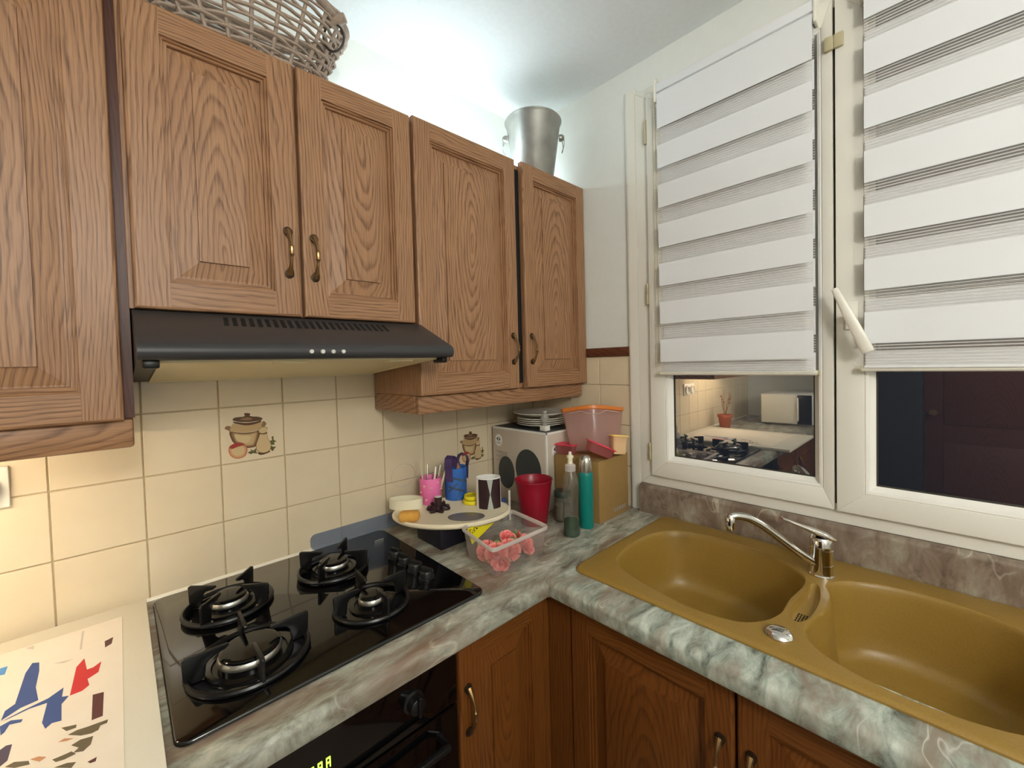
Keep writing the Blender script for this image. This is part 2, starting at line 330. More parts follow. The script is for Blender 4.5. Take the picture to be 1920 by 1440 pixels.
ART={'red': [[(0.038, -0.324), (0.041, -0.235), (0.05, -0.212), (0.055, -0.258), (0.063, -0.258), (0.073, -0.247), (0.07, -0.282), (0.057, -0.292), (0.06, -0.314), (0.052, -0.324)]], 'blue': [[(-0.033, -0.294), (-0.024, -0.284), (-0.023, -0.19), (-0.018, -0.159), (-0.009, -0.166), (-0.006, -0.2), (-0.005, -0.254), (0.002, -0.3), (-0.016, -0.303), (-0.034, -0.319)], [(-0.033, -0.322), (-0.012, -0.313), (0.013, -0.306), (0.029, -0.29), (0.029, -0.318), (0.037, -0.323), (0.03, -0.34), (0.033, -0.387), (0.023, -0.383), (0.017, -0.391), (0.012, -0.371), (0.013, -0.319), (-0.006, -0.316), (-0.027, -0.322)], [(-0.033, -0.334), (-0.023, -0.329), (-0.01, -0.339), (-0.011, -0.346), (-0.023, -0.34), (-0.026, -0.356), (-0.029, -0.36)]], 'sky': [[(-0.058, -0.137), (-0.049, -0.138), (-0.049, -0.167), (-0.055, -0.165)]], 'maroon': [[(0.076, -0.171), (0.088, -0.165), (0.086, -0.191), (0.077, -0.198)], [(0.065, -0.349), (0.078, -0.354), (0.078, -0.421), (0.066, -0.42)], [(0.065, -0.513), (0.074, -0.512), (0.073, -0.52), (0.068, -0.519)]], 'olive': [[(0.042, -0.431), (0.051, -0.429), (0.062, -0.432), (0.074, -0.434), (0.084, -0.436), (0.083, -0.444), (0.076, -0.443), (0.074, -0.452), (0.067, -0.453), (0.056, -0.447)], [(0.047, -0.46), (0.056, -0.456), (0.069, -0.461), (0.067, -0.478), (0.06, -0.486), (0.05, -0.479), (0.055, -0.473)], [(0.03, -0.473), (0.041, -0.474), (0.048, -0.474), (0.053, -0.484), (0.042, -0.485), (0.034, -0.482)], [(0.034, -0.406), (0.05, -0.414), (0.05, -0.422), (0.04, -0.42)], [(0.033, -0.492), (0.045, -0.495), (0.054, -0.502), (0.05, -0.51)], [(-0.015, -0.442), (-0.007, -0.44), (0.007, -0.452), (0.009, -0.461), (-0.005, -0.454)]], 'purple': [[(-0.025, -0.397), (-0.02, -0.392), (-0.014, -0.395), (-0.014, -0.43), (-0.02, -0.437)]], 'rust': [[(0.033, -0.439), (0.039, -0.436), (0.049, -0.446), (0.042, -0.445)], [(0.008, -0.45), (0.016, -0.452), (0.024, -0.461), (0.018, -0.465)]], 'grey': [[(0.042, -0.169), (0.042, -0.093), (0.045, -0.091), (0.045, -0.172)], [(-0.034, -0.086), (-0.022, -0.086), (-0.022, -0.103)], [(0.01, -0.19), (0.036, -0.199), (0.024, -0.203)]]}

# ------------------------------------------------------------------ room shell
struct(MB().box(XL - 0.1, XB + 0.1, YN - 0.1, 0.1, ZF - 0.05, ZF).build('floor', 'floor_vinyl', smooth=0))
struct(MB().box(XL - 0.1, XB + 0.1, YN - 0.1, 0.1, ZC, ZC + 0.05).build('ceiling', 'paint_ceiling', smooth=0))
wl = struct(MB().box(XL - 0.1, XB + 0.1, 0.003, 0.1, 0.452, ZC).box(XL - 0.1, XB + 0.1, 0.003, 0.1, ZF, 0.452, m=1).build('wall_left', ['paint_wall', 'grout'], smooth=0))
WY0, WY1, WZ0, WZ1 = -1.72, -0.545, -0.045, 1.337         # window opening
wr = struct(MB().box(XB, XB + 0.12, WY1, 0.003, 0.445, ZC).box(XB, XB + 0.12, WY1, 0.003, ZF, 0.445, m=1)
            .box(XB, XB + 0.12, YN, WY0, ZF, ZC).box(XB, XB + 0.12, WY0, WY1, ZF, WZ0).box(XB, XB + 0.12, WY0, WY1, WZ1, ZC).build('wall_right', ['paint_wall', 'grout'], smooth=0))
struct(MB().box(XL - 0.1, XL, YN, 0.003, ZF, ZC).build('wall_back', 'paint_wall', smooth=0))
struct(MB().box(XL, XB, YN - 0.1, YN, ZF, ZC).build('wall_near', 'paint_wall', smooth=0))

# ------------------------------------------------------------------ wall tiles
GAP = 0.0028
def tile_mb(w_, h_, axis, c):
    t = MB(); a, b = w_ / 2 - GAP / 2, h_ / 2 - GAP / 2
    if axis == 'A': t.box(c[0] - a, c[0] + a, 0.0, 0.0045, c[2] - b, c[2] + b, 0.0012, seg=1)
    else: t.box(XB - 0.003, XB + 0.001, c[1] - a, c[1] + a, c[2] - b, c[2] + b, 0.0012, seg=1)
    return t
full = {}
def put_tile(axis, parent, a0, a1, z0, z1):
    w_, h_ = a1 - a0, z1 - z0
    c = ((a0 + a1) / 2, 0, (z0 + z1) / 2) if axis == 'A' else (XB, (a0 + a1) / 2, (z0 + z1) / 2)
    key = (axis, round(w_, 3), round(h_, 3))
    if key in full: return copy_part(full[key], parent, c)
    o = tile_mb(w_, h_, axis, c).build('tile', 'tile', parent, origin=c, smooth=0); full[key] = o
    return o
decor = {}
rows = [(CT - 0.003, 0.0), (0.0, 0.15), (0.15, 0.30), (0.30, 0.452)]
for j, (z0, z1) in enumerate(rows):
    for i in range(-10, 10):
        a0, a1 = i * 0.15, (i + 1) * 0.15
        a0, a1 = max(a0, XL), min(a1, XB - 0.004)
        o = put_tile('A', wl, a0, a1, z0, z1)
        if (i, j) in ((2, 2), (7, 1)): decor[(i, j)] = o
rowsB = [(CT - 0.003, 0.003), (0.003, 0.154), (0.154, 0.305), (0.305, 0.414)]
for z0, z1 in rowsB:
    for a0, a1 in ((-0.07, 0.0), (-0.22, -0.07), (-0.368, -0.22), (-0.506, -0.368)): put_tile('B', wr, a0, a1, z0, z1)
PM = dict(lid='p_dark', lidhi='p_mid', band='p_dark', neck='p_tan', handleL='p_mid', handleR='p_mid', body='p_mid', bodyhi='p_hi', jug='p_cream', jugring='p_dark', jugbase='p_dark', apple='p_apple', applered='p_red', leaf1='p_green', leaf2='p_green', leaf3='p_green')
ks = sorted(set(PM.values()) | {'p_umber', 'p_sand', 'p_blush', 'p_mid', 'p_dark'})
for k, o in decor.items():                                   # stoneware pot printed on the two decorated tiles
    t = MB(); lay = 0.0
    for q in ('lid', 'lidhi', 'band', 'handleL', 'handleR', 'body', 'neck', 'bodyhi', 'leaf1', 'leaf2', 'leaf3', 'jugbase', 'jug', 'jugring', 'apple', 'applered'):
        lay += 0.00003
        pts = [(k[0] * 0.15 + u * 0.15, v * 0.15 + (k[1] - 1) * 0.15) for u, v in POT[q]]
        pts = [tuple(p) for p in catmull([(a, b, 0) for a, b in pts], 3)]
        if q in ('body', 'apple'):                              # shaded print: darker outline, paler centre
            cx = sum(p[0] for p in pts) / len(pts); cz = sum(p[1] for p in pts) / len(pts)
            for kk, mm in (((1.0, 'p_dark'), (0.93, 'p_umber'), (0.85, 'p_mid'), (0.74, 'p_tan'), (0.58, 'p_sand')) if q == 'body' else ((1.0, 'p_blush'), (0.9, 'p_apple'), (0.7, 'p_cream'))):
                t.mesh([(cx + (p[0] - cx) * kk, -0.0001 - lay, cz + (p[1] - cz) * kk) for p in pts], [tuple(range(len(pts)))], ks.index(mm)); lay += 0.00002
            continue
        if q == 'jug':
            cx = sum(p[0] for p in pts) / len(pts); cz = sum(p[1] for p in pts) / len(pts)
            t.mesh([(cx + (p[0] - cx) * 1.06, -0.0001 - lay, cz + (p[1] - cz) * 1.03) for p in pts], [tuple(range(len(pts)))], ks.index('p_dark')); lay += 0.00003
        t.mesh([(p[0], -0.0001 - lay, p[1]) for p in pts], [tuple(range(len(pts)))], ks.index(PM[q]))
    d = t.build('pot_print', ks, o, smooth=0); d['label'] = 'brown printed stoneware pot with jug and apple'
struct(MB().box(XB - 0.012, XB, -0.506, 0.0, 0.414, 0.448, 0.004).build('trim_1', 'border_wood'))
# rounded casing beside the window
t = MB()
t.prism([(XB, -0.502), (XB - 0.006, -0.503), (XB - 0.011, -0.508), (XB - 0.012, -0.516), (XB - 0.010, -0.545), (XB, -0.545)], lambda u, v, w_: (u, v, w_), CT, WZ1 + 0.017)
struct(t.build('trim_2', 'window_pvc'))

# ------------------------------------------------------------------ cupboards
def door(name, axis, a0, a1, z0, z1, f, th, vm, hm, parent, sgn=-1, fw=0.052):
    """raised-panel door; axis 'x': spans x, front at y=f facing -y; axis 'y': spans y, front at x=f facing -x"""
    def P(a, d, z): return (a, f + d, z) if axis == 'x' else (f + d, a, z)
    V, F, Mx = [], [], []
    def add(pts): i = len(V); V.extend(pts); return list(range(i, i + len(pts)))
    e = 0.004
    def ring(ins, d): return [(a0 + ins, d, z0 + ins), (a1 - ins, d, z0 + ins), (a1 - ins, d, z1 - ins), (a0 + ins, d, z1 - ins)]
    prof = [(0, th), (0, 0.005), (0.0015, 0.0015), (0.005, 0.0)]
    def strip(r0, r1, mm):
        i0 = add([P(*q) for q in r0]); i1 = add([P(*q) for q in r1])
        for k in range(4): F.append((i0[k], i0[(k + 1) % 4], i1[(k + 1) % 4], i1[k])); Mx.append(mm[k])
    HV = (1, 0, 1, 0)
    for p0, p1 in zip(prof, prof[1:]): strip(ring(*p0), ring(*p1), HV)
    back = add([P(*q) for q in ring(0, th)]); F.append(tuple(back)); Mx.append(0)
    # stiles run the full height, rails sit between them
    o, n_ = 0.005, fw
    for (b0, b1, c0, c1, mm) in ((a0 + o, a0 + n_, z0 + o, z1 - o, 0), (a1 - n_, a1 - o, z0 + o, z1 - o, 0), (a0 + n_, a1 - n_, z0 + o, z0 + n_, 1), (a0 + n_, a1 - n_, z1 - n_, z1 - o, 1)):
        i = add([P(b0, 0, c0), P(b1, 0, c0), P(b1, 0, c1), P(b0, 0, c1)]); F.append(tuple(i)); Mx.append(mm)
    prof = [(fw, 0.0), (fw + 0.0006, 0.0045), (fw + 0.005, 0.0035), (fw + 0.0056, 0.0085), (fw + 0.011, 0.0080), (fw + 0.012, 0.0140), (fw + 0.015, 0.0140), (fw + 0.046, 0.0080), (fw + 0.0465, 0.0030)]
    for p0, p1 in zip(prof, prof[1:]): strip(ring(*p0), ring(*p1), HV if p0[0] < fw + 0.012 else (0, 0, 0, 0))
    i = add([P(*q) for q in ring(fw + 0.0465, 0.0030)]); F.append(tuple(i)); Mx.append(0)
    me = MB(); vs = [me.bm.verts.new(v) for v in V]
    for f_, m_ in zip(F, Mx):
        q = me.bm.faces.new([vs[j] for j in f_]); q.material_index = m_
    bmesh.ops.remove_doubles(me.bm, verts=me.bm.verts, dist=1e-5)
    return me.build(name, [vm, hm], parent, origin=P((a0 + a1) / 2, 0, (z0 + z1) / 2), smooth=0)
def bow_handle(axis, a, f, z0, z1, parent, m='brass', md='brass_dark'):
    """antique bow handle with flared feet and beaded middle"""
    def P(aa, d, z): return (aa, f - d, z) if axis == 'x' else (f - d, aa, z)
    t = MB(); zm = (z0 + z1) / 2; h = (z1 - z0) / 2
    path, rad = [], []
    for i in range(25):
        s = -1 + 2 * i / 24; path.append(P(a, 0.004 + 0.022 * (1 - abs(s) ** 2.4), zm + s * h * 0.92))
        s_ = abs(s); rad.append(0.0030 + 0.0042 * (max(0, s_ - 0.45) / 0.55) ** 1.5 + (0.0024 if 0.1 < s_ < 0.19 else 0) + (0.0012 if s_ <= 0.1 else 0))
    t.tube(path, rad, 8)
    for s in (-1, 1):                                          # flared, ribbed feet
        z = zm + s * h * 0.92
        for k in range(4):
            r = 0.0098 - 0.0009 * k
            t.lathe([(r * 0.8, 0), (r, 0.0008), (r, 0.0022), (r * 0.8, 0.003)], n=12, m=1,
                    mtx=Matrix.Translation(P(a, 0.0 + 0.0026 * k, z - s * 0.0018 * k)) @ (Matrix.Rotation(PI / 2, 4, 'X') if axis == 'x' else Matrix.Rotation(-PI / 2, 4, 'Y')))
    return t.build('handle', [m, md], parent)
YD = -0.307                      # door fronts of the wall cupboards
YP = -0.285
CTOP = 1.078
def wall_unit(x0, x1, z0, z1, label, gap=None):
    r = thing('wall_cupboard', ((x0 + x1) / 2, -0.15, z0), label, 'cupboard', 'oak wall cupboards')
    t = MB().box(x0, x1, YP, -0.012, z0 + 0.003, z1 - 0.0025, 0.001)
    if gap: t = MB().box(x0, gap[0], YP, -0.012, z0 + 0.003, z1 - 0.0025).box(gap[1], x1, YP, -0.012, z0 + 0.003, z1 - 0.0025).box(gap[0], gap[1], YP, -0.012, z1 - 0.016, z1 - 0.0025).box(gap[0], gap[1], YP, -0.012, z0 + 0.003, z0 + 0.018)
    t.build('body', 'oak_v', r, smooth=0)
    return r
cl = wall_unit(-0.78, 0.1195, 0.312, CTOP, 'oak wall cupboard above the paint-by-number sheet, left of the hood, lamp beneath')
for a0, a1, hx in ((-0.775, -0.327, -0.37), (-0.322, 0.1200, -0.28)):
    d = door('door', 'x', a0, a1, 0.313, CTOP, YD, 0.021, 'oak_v', 'oak_h', cl)
    bow_handle('x', hx, YD, 0.40, 0.50, d)
MB().box(-0.78, 0.132, YP - 0.006, YP + 0.014, 0.262, 0.314, 0.006).box(0.114, 0.132, YP + 0.014, -0.012, 0.262, 0.314, 0.003).build('pelmet', 'oak_h', cl)
MB().box(0.1185, 0.1345, -0.279, -0.012, 0.315, CTOP - 0.006).build('shadow_filler', 'plain_brown', cl, smooth=0)  # brown strip painting the shade between left and hood cupboards
ch = wall_unit(0.134, 0.714, 0.512, CTOP, 'pair of short oak wall cupboards directly above the black hood, basket on top')
d1 = door('door', 'x', 0.1405, 0.4195, 0.514, CTOP - 0.003, YD, 0.021, 'oak_v', 'oak_h', ch)
d2 = door('door', 'x', 0.4265, 0.708, 0.514, CTOP - 0.003, YD, 0.021, 'oak_v', 'oak_h', ch)
bow_handle('x', 0.396, YD, 0.603, 0.705, d1); bow_handle('x', 0.450, YD, 0.601, 0.699, d2)
cr = wall_unit(0.720, 1.462, 0.310, CTOP, 'tall oak wall cupboard in the corner beside the window, zinc bucket on top', (1.084, 1.136))
d3 = door('door', 'x', 0.7175, 1.098, 0.312, CTOP + 0.003, YD, 0.021, 'oak_v', 'oak_h', cr)
d4 = door('door', 'x', 1.129, 1.471, 0.311, CTOP + 0.006, YD - 0.004, 0.021, 'oak_v', 'oak_h', cr)
MB().box(1.0845, 1.1355, -0.2846, -0.25, 0.331, CTOP - 0.0185).build('gap_shadow', 'dark_unit', cr, smooth=0)  # dark strip standing in for the shadow between the two doors
bow_handle('x', 1.071, YD, 0.398, 0.494, d3); bow_handle('x', 1.156, YD - 0.004, 0.397, 0.495, d4)
MB().box(0.718, 1.466, YP - 0.001, YP + 0.018, 0.258, 0.311, 0.005).box(0.718, 0.736, YP + 0.018, -0.014, 0.258, 0.311, 0.002).build('pelmet', 'oak_h', cr)
MB().box(0.7185, 0.7205, -0.284, -0.014, 0.312, 1.066).build('side_panel', 'oak_v', cr, smooth=0)

# ------------------------------------------------------------------ cooker hood
hd = thing('cooker_hood', (0.43, -0.2, 0.372), 'flat black cooker hood with four silver buttons under the short cupboards', 'cooker hood')
HX0, HX1 = 0.137, 0.722
t = MB().prism([(-0.012, 0.511), (-0.304, 0.511), (-0.449, 0.446), (-0.458, 0.440), (-0.461, 0.431), (-0.459, 0.422), (-0.452, 0.417), (-0.425, 0.417), (-0.012, 0.376)], lambda u, v, w_: (w_, u, v), HX0, HX1)
t.build('shell', 'hood_black', hd, smooth=50)
def under(y): return 0.417 + (0.376 - 0.417) * (y + 0.425) / 0.413
t = MB().mesh([(0.175, -0.405, under(-0.405) - 0.0015), (0.688, -0.405, under(-0.405) - 0.0015), (0.688, -0.03, under(-0.03) - 0.0015), (0.175, -0.03, under(-0.03) - 0.0015)], [(0, 1, 2, 3)])
t.build('grease_filter', 'filter', hd, smooth=0)
t = MB()
for (x0, x1, y0, y1) in ((0.165, 0.698, -0.418, -0.405), (0.165, 0.698, -0.03, -0.016), (0.165, 0.175, -0.405, -0.03), (0.688, 0.698, -0.405, -0.03)):
    t.mesh([(x, y, under(y) - q) for q in (0.0, 0.004) for x, y in ((x0, y0), (x1, y0), (x1, y1), (x0, y1))], [(4, 5, 6, 7), (0, 1, 5, 4), (1, 2, 6, 5), (2, 3, 7, 6), (3, 0, 4, 7)])
t.build('filter_frame', 'filter', hd, smooth=0)
for x0, x1, n_ in ((0.143, 0.164, 'lamp_cover'), (0.701, 0.716, 'switch_box')):
    MB().box(x0, x1, -0.44, -0.395, 0.403, 0.419, 0.003).build(n_, 'black', hd)
for x0 in (0.335, 0.575):
    MB().box(x0, x0 + 0.06, -0.412, -0.385, under(-0.4) - 0.006, under(-0.4) - 0.001, 0.001).build('filter_catch', 'filter', hd)
nv = Vector((0, -0.065, -0.145)); nv.normalize()
slot = None
for i in range(24):
    x = 0.270 + i * (0.598 - 0.270) / 23
    c = (x, -0.345, 0.4926)
    if slot is None:
        u = Vector((0, -0.145, -0.065)).normalized(); nrm = Vector((0, -0.065, 0.145)).normalized(); cc = Vector(c)
        pts = [cc + Vector((sx * 0.0038 - sz * 0.0024, 0, 0)) + u * (sz * 0.0235) + nrm * 0.0006 for sx, sz in ((-1, -1), (1, -1), (1, 1), (-1, 1))]
        pts2 = [q - nrm * 0.002 for q in pts]
        slot = MB().mesh(pts + pts2, [(0, 1, 2, 3), (0, 1, 5, 4), (1, 2, 6, 5), (2, 3, 7, 6), (3, 0, 4, 7)]).build('vent_slot', 'slot', hd, origin=c, smooth=0)
    else: copy_part(slot, hd, c)
for x in (0.387, 0.408, 0.428, 0.448):
    MB().lathe([(0.0045, 0), (0.0045, 0.003), (0.0036, 0.0045)], n=14, mtx=Matrix.Translation((x, -0.4605, 0.430)) @ Matrix.Rotation(PI / 2, 4, 'X')).build('button', 'steel_button', hd)

# ------------------------------------------------------------------ worktops
YF, XF = -0.635, 0.862           # front edges
def nose(f, d=1):                # rounded front profile, (depth, z)
    return [(0.0, CT), (0.0 + f, CT)]
pa = [(0.002, CT), (YF + 0.014, CT)] + [(YF + 0.014 - 0.014 * math.sin(a), CT - 0.014 + 0.014 * math.cos(a)) for a in [PI / 2 * i / 6 for i in range(1, 7)]] + [(YF, CT - 0.034), (YF + 0.003, CT - 0.040), (0.002, CT - 0.040)]
wa = MB().prism(pa, lambda u, v, w_: (w_, u, v), XL, XF - 0.003)
wa.box(XF - 0.003, XB - 0.001, YF, 0.002, CT - 0.04, CT)
tag(wa.build('worktop', 'marble', smooth=40), 'grey-brown marble-effect worktop under the hob, running into the corner', 'worktop')
pb = [(0.99, CT), (XF + 0.014, CT)] + [(XF + 0.014 - 0.014 * math.sin(a), CT - 0.014 + 0.014 * math.cos(a)) for a in [PI / 2 * i / 6 for i in range(1, 7)]] + [(XF, CT - 0.034), (XF + 0.003, CT - 0.040), (0.99, CT - 0.040)]
SY0, SY1 = -1.515, -0.640        # sink
wb = MB().prism(pb, lambda u, v, w_: (u, w_, v), -2.05, YF - 0.0006)
wb.box(0.99, XB - 0.001, SY1 - 0.02, YF - 0.0006, CT - 0.04, CT).box(1.415, XB - 0.001, SY0, SY1 - 0.02, CT - 0.04, CT).box(0.99, XB - 0.001, -2.05, SY0 + 0.02, CT - 0.04, CT)
tag(wb.build('worktop', 'marble_b', smooth=40), 'green-grey marble-effect worktop around the sink under the window', 'worktop')
up = MB().prism([(XB - 0.001, CT), (XB - 0.030, CT), (XB - 0.030, -0.058)] + [(XB - 0.030 + 0.012 * (1 - math.cos(a)), -0.058 + 0.012 * math.sin(a)) for a in [PI / 2 * i / 5 for i in range(1, 6)]] + [(XB - 0.001, -0.046)], lambda u, v, w_: (u, w_, v), -2.05, -0.548)
tag(up.build('upstand', 'marble_u'), 'brown marble-effect upstand strip between sink and window', 'upstand')
tag(MB().prism([(-0.001, CT), (-0.007, CT), (-0.0055, CT + 0.003), (-0.001, CT + 0.006)], lambda u, v, w_: (w_, u, v), XL + 0.01, XB - 0.02).build('silicone_seal', 'silicone', smooth=0), 'thin white sealing bead between tiles and worktop behind the hob', 'seal')

# ------------------------------------------------------------------ base units
YB, XD = -0.605, 0.893
ov = thing('oven', (0.31, -0.3, ZF + 0.1), 'black built-in oven under the hob with a green clock', 'oven')
MB().box(0.012, 0.604, -0.585, -0.03, ZF + 0.10, CT - 0.045).build('body', 'black', ov, smooth=0)
MB().box(0.014, 0.602, YB, -0.585, CT - 0.165, CT - 0.048, 0.002).build('control_panel', 'glass_black', ov)
dv = MB().box(0.014, 0.602, YB, -0.585, ZF + 0.14, CT - 0.170, 0.003).build('oven_door', 'glass_black', ov)
MB().tube([(0.06, YB, CT - 0.21), (0.06, YB - 0.035, CT - 0.21), (0.556, YB - 0.035, CT - 0.21), (0.556, YB, CT - 0.21)], 0.008, 10).build('handle', 'cast_black', dv)
for x in (0.10, 0.50):
    MB().lathe([(0.021, 0), (0.021, 0.004), (0.016, 0.006), (0.0155, 0.022), (0.013, 0.024)], n=24, mtx=Matrix.Translation((x, YB, CT - 0.105)) @ Matrix.Rotation(PI / 2, 4, 'X')).box(x - 0.003, x + 0.003, YB - 0.03, YB - 0.022, CT - 0.121, CT - 0.089, 0.001).build('knob', 'cast_black', ov)
t = MB()
for i in range(4):
    x = 0.300 + i * 0.013
    for (u0, u1, v0, v1) in ((0, .007, .016, .018), (0, .0015, 0.001, .017), (.0055, .007, 0.001, .017), (0, .007, 0, .002), (0, .007, .008, .010)):
        if (i, v0) in ((1, .008), (3, 0)): continue
        t.box(x + u0, x + u1, YB - 0.0012, YB, CT - 0.125 + v0, CT - 0.125 + v1)
t.build('clock_display', 'display', ov, smooth=0)
bc = thing('base_cupboard', (0.75, -0.3, ZF + 0.1), 'narrow shade-darkened oak base cupboard beside the black oven', 'cupboard', 'oak base cupboards')
MB().box(0.606, 0.875, YB + 0.021, -0.03, ZF + 0.10, CT - 0.045).build('body', 'oak_shaded_v', bc, smooth=0)
d = door('door', 'x', 0.609, 0.873, ZF + 0.14, CT - 0.052, YB, 0.021, 'oak_shaded_v', 'oak_shaded_h', bc, fw=0.046)
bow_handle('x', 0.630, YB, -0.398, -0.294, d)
bs = thing('sink_cupboard', (1.18, -1.2, ZF + 0.1), 'shade-darkened oak base cupboard below the golden-brown sink', 'cupboard', 'oak base cupboards')
MB().box(XD + 0.021, XD + 0.04, -2.05, -0.62, ZF + 0.10, CT - 0.045).box(XD + 0.02, XB - 0.01, -2.05, -2.03, ZF + 0.10, CT - 0.045).build('body', 'oak_shaded_v', bs, smooth=0)
MB().box(XD + 0.004, XD + 0.021, -0.672, -0.60, ZF + 0.10, CT - 0.045).box(0.875, XD + 0.02, YB + 0.008, YB + 0.022, ZF + 0.10, CT - 0.045).build('corner_post', 'oak_shaded_v', bs, smooth=0)
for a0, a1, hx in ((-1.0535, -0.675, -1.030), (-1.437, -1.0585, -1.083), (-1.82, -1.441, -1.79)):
    d = door('door', 'y', a0, a1, ZF + 0.14, CT - 0.052, XD, 0.021, 'oak_shaded_v', 'oak_shaded_h', bs)
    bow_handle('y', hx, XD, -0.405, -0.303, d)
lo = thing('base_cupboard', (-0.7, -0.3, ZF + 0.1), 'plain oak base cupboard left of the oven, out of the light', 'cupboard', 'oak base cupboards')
MB().box(XL + 0.01, 0.008, YB + 0.021, -0.03, ZF + 0.10, CT - 0.045).build('body', 'oak_shaded_v', lo, smooth=0)
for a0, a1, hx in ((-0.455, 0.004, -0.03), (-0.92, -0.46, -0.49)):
    d = door('door', 'x', a0, a1, ZF + 0.14, CT - 0.052, YB, 0.021, 'oak_shaded_v', 'oak_shaded_h', lo); bow_handle('x', hx, YB, -0.398, -0.294, d)
for q in (((XL + 0.01, 0.875, YB + 0.07, YB + 0.085)), ((XD + 0.07, XD + 0.085, -2.05, YB + 0.07))):
    struct(MB().box(q[0], q[1], q[2], q[3], ZF, ZF + 0.10).build('baseboard_left' if q[0] < 0 else 'baseboard_right', 'oak_shaded_h', smooth=0))

# ------------------------------------------------------------------ hob
hb = thing('gas_hob', (0.437, -0.293, CT), 'black glass gas hob with four burners and side knobs', 'hob')
HG = CT + 0.0075
def slab(x0, x1, y0, y1, r, z0, z1, e):
    rr = []
    for ins, z in ((0.002, z0), (0, z0 + 0.001), (0, z1 - e), (e * 0.35, z1 - e * 0.3), (e, z1)): rr.append([(a, b, z) for a, b in rrect(x0 + ins, x1 - ins, y0 + ins, y1 - ins, r - ins)])
    return MB().rings(rr)
slab(0.152, 0.722, -0.562, -0.024, 0.022, CT + 0.0004, HG, 0.003).build('glass_top', 'glass_black', hb)
def burner(cx, cy, rc, R, ang):
    b = thing_part('burner', (cx, cy, HG), hb)
    c = (cx, cy, HG)
    MB().lathe([(rc + 0.022, 0), (rc + 0.021, 0.004), (rc + 0.012, 0.006), (rc + 0.010, 0.003), (rc + 0.001, 0.003), (rc + 0.001, 0.012), (rc - 0.003, 0.014)], c, 40).build('burner_base', 'enamel', b)
    MB().lathe([(rc - 0.003, 0.010), (rc + 0.003, 0.0105), (rc + 0.0035, 0.0155), (rc + 0.0005, 0.0205), (rc - 0.006, 0.0212)], c, 40).build('flame_ring', 'alu', b)
    MB().lathe([(rc - 0.004, 0.0205), (rc + 0.0002, 0.0218), (rc + 0.0004, 0.0245), (rc - 0.0012, 0.0262), (rc - 0.006, 0.0268), (0.003, 0.0270)], c, 40).build('burner_cap', 'cap_black', b)
    g = thing_part('pan_support', (cx, cy, HG), hb)
    MB().tube([(cx + R * math.cos(2 * PI * i / 48), cy + R * math.sin(2 * PI * i / 48), HG + 0.0055) for i in range(48)], 0.0052, 8, closed=True).build('support_ring', 'cast_black', g)
    for k in range(4):
        a = ang + k * PI / 2
        pf = [(R + 0.004, 0.001), (R + 0.006, 0.046), (R + 0.002, 0.049), (R * 0.36, 0.047), (R * 0.34, 0.043), (R * 0.40, 0.039), (R * 0.62, 0.034), (R * 0.70, 0.026), (R * 0.73, 0.004), (R * 0.78, 0.001)]
        mtx = rotz(a, (cx, cy, HG))
        f = MB().prism(pf, lambda u, v, w_: mtx @ Vector((u, w_, v)), -0.0028, 0.0028, bev=0.0009); f.build('support_arm', 'cast_black', g)
def thing_part(name, loc, parent):
    o = bpy.data.objects.new(name, None); COL.objects.link(o); ORG[o.name] = Vector(loc); o.parent = parent; o.location = Vector(loc) - ORG[parent.name]; o.empty_display_size = 0.02
    return o
burner(0.277, -0.185, 0.034, 0.083, PI / 4 + 0.05); burner(0.272, -0.425, 0.048, 0.094, 0.0)
burner(0.509, -0.185, 0.034, 0.083, PI / 4 + 0.05); burner(0.507, -0.420, 0.026, 0.078, 0.0)
kn = None
for i, y in enumerate((-0.245, -0.297, -0.352, -0.408)):
    c = (0.655, y, HG)
    k = MB().lathe([(0.0195, 0), (0.0195, 0.003), (0.0172, 0.004), (0.0172, 0.0165), (0.0150, 0.0195), (0.0148, 0.0195)], c, 28)
    m_ = rotz(0.25, (0.655, y, HG)); k.box(-0.0042, 0.0042, -0.0155, 0.0155, 0.019, 0.0265, 0.0015, mtx=m_)
    k.build('knob', 'knob_black', hb)
MB().box(0.662, 0.690, -0.100, -0.0975, HG, HG + 0.0003).build('maker_mark', 'foil_grey', hb, smooth=0)

# ------------------------------------------------------------------ sink
sk = thing('sink', (1.19, -1.08, CT), 'golden-brown composite double bowl sink under the window', 'sink')
SX0, SX1 = 0.945, 1.444
ST = CT + 0.009
B1 = [(1.043, -.712), (1.10, -.688), (1.176, -.679), (1.27, -.688), (1.335, -.722), (1.368, -.79), (1.376, -.88), (1.366, -.97), (1.338, -1.035), (1.295, -1.078), (1.241, -1.090), (1.16, -1.082), (1.085, -1.082), (1.03, -1.062), (.992, -1.02), (.978, -.94), (.990, -.85), (1.012, -.77)]
B2 = [(1.285, -1.125), (1.338, -1.165), (1.366, -1.23), (1.372, -1.31), (1.352, -1.39), (1.30, -1.445), (1.21, -1.472), (1.10, -1.468), (1.025, -1.435), (.985, -1.37), (.972, -1.28), (.986, -1.20), (1.02, -1.145), (1.075, -1.126), (1.16, -1.142), (1.23, -1.140)]
OV = [(1.262, -1.100), (1.256, -1.117), (1.19, -1.129), (1.115, -1.128), (1.078, -1.116), (1.083, -1.098), (1.13, -1.092), (1.20, -1.096)]
B1s, B2s, OVs = [[(v.x, v.y) for v in catmull([(a, b, 0) for a, b in q], 5)] for q in (B1, B2, OV)]
outer = [rrect(SX0 + i, SX1 - i, SY0 + i, SY1 - i, 0.030 - i * 0.5, 8) for i in (0.009, 0.004, 0.0, 0.0)]
t = MB(); bm = t.bm
def loop_edges(pts, z):
    vs = [bm.verts.new((a, b, z)) for a, b in pts]; return [bm.edges.new((vs[i], vs[(i + 1) % len(vs)])) for i in range(len(vs))]
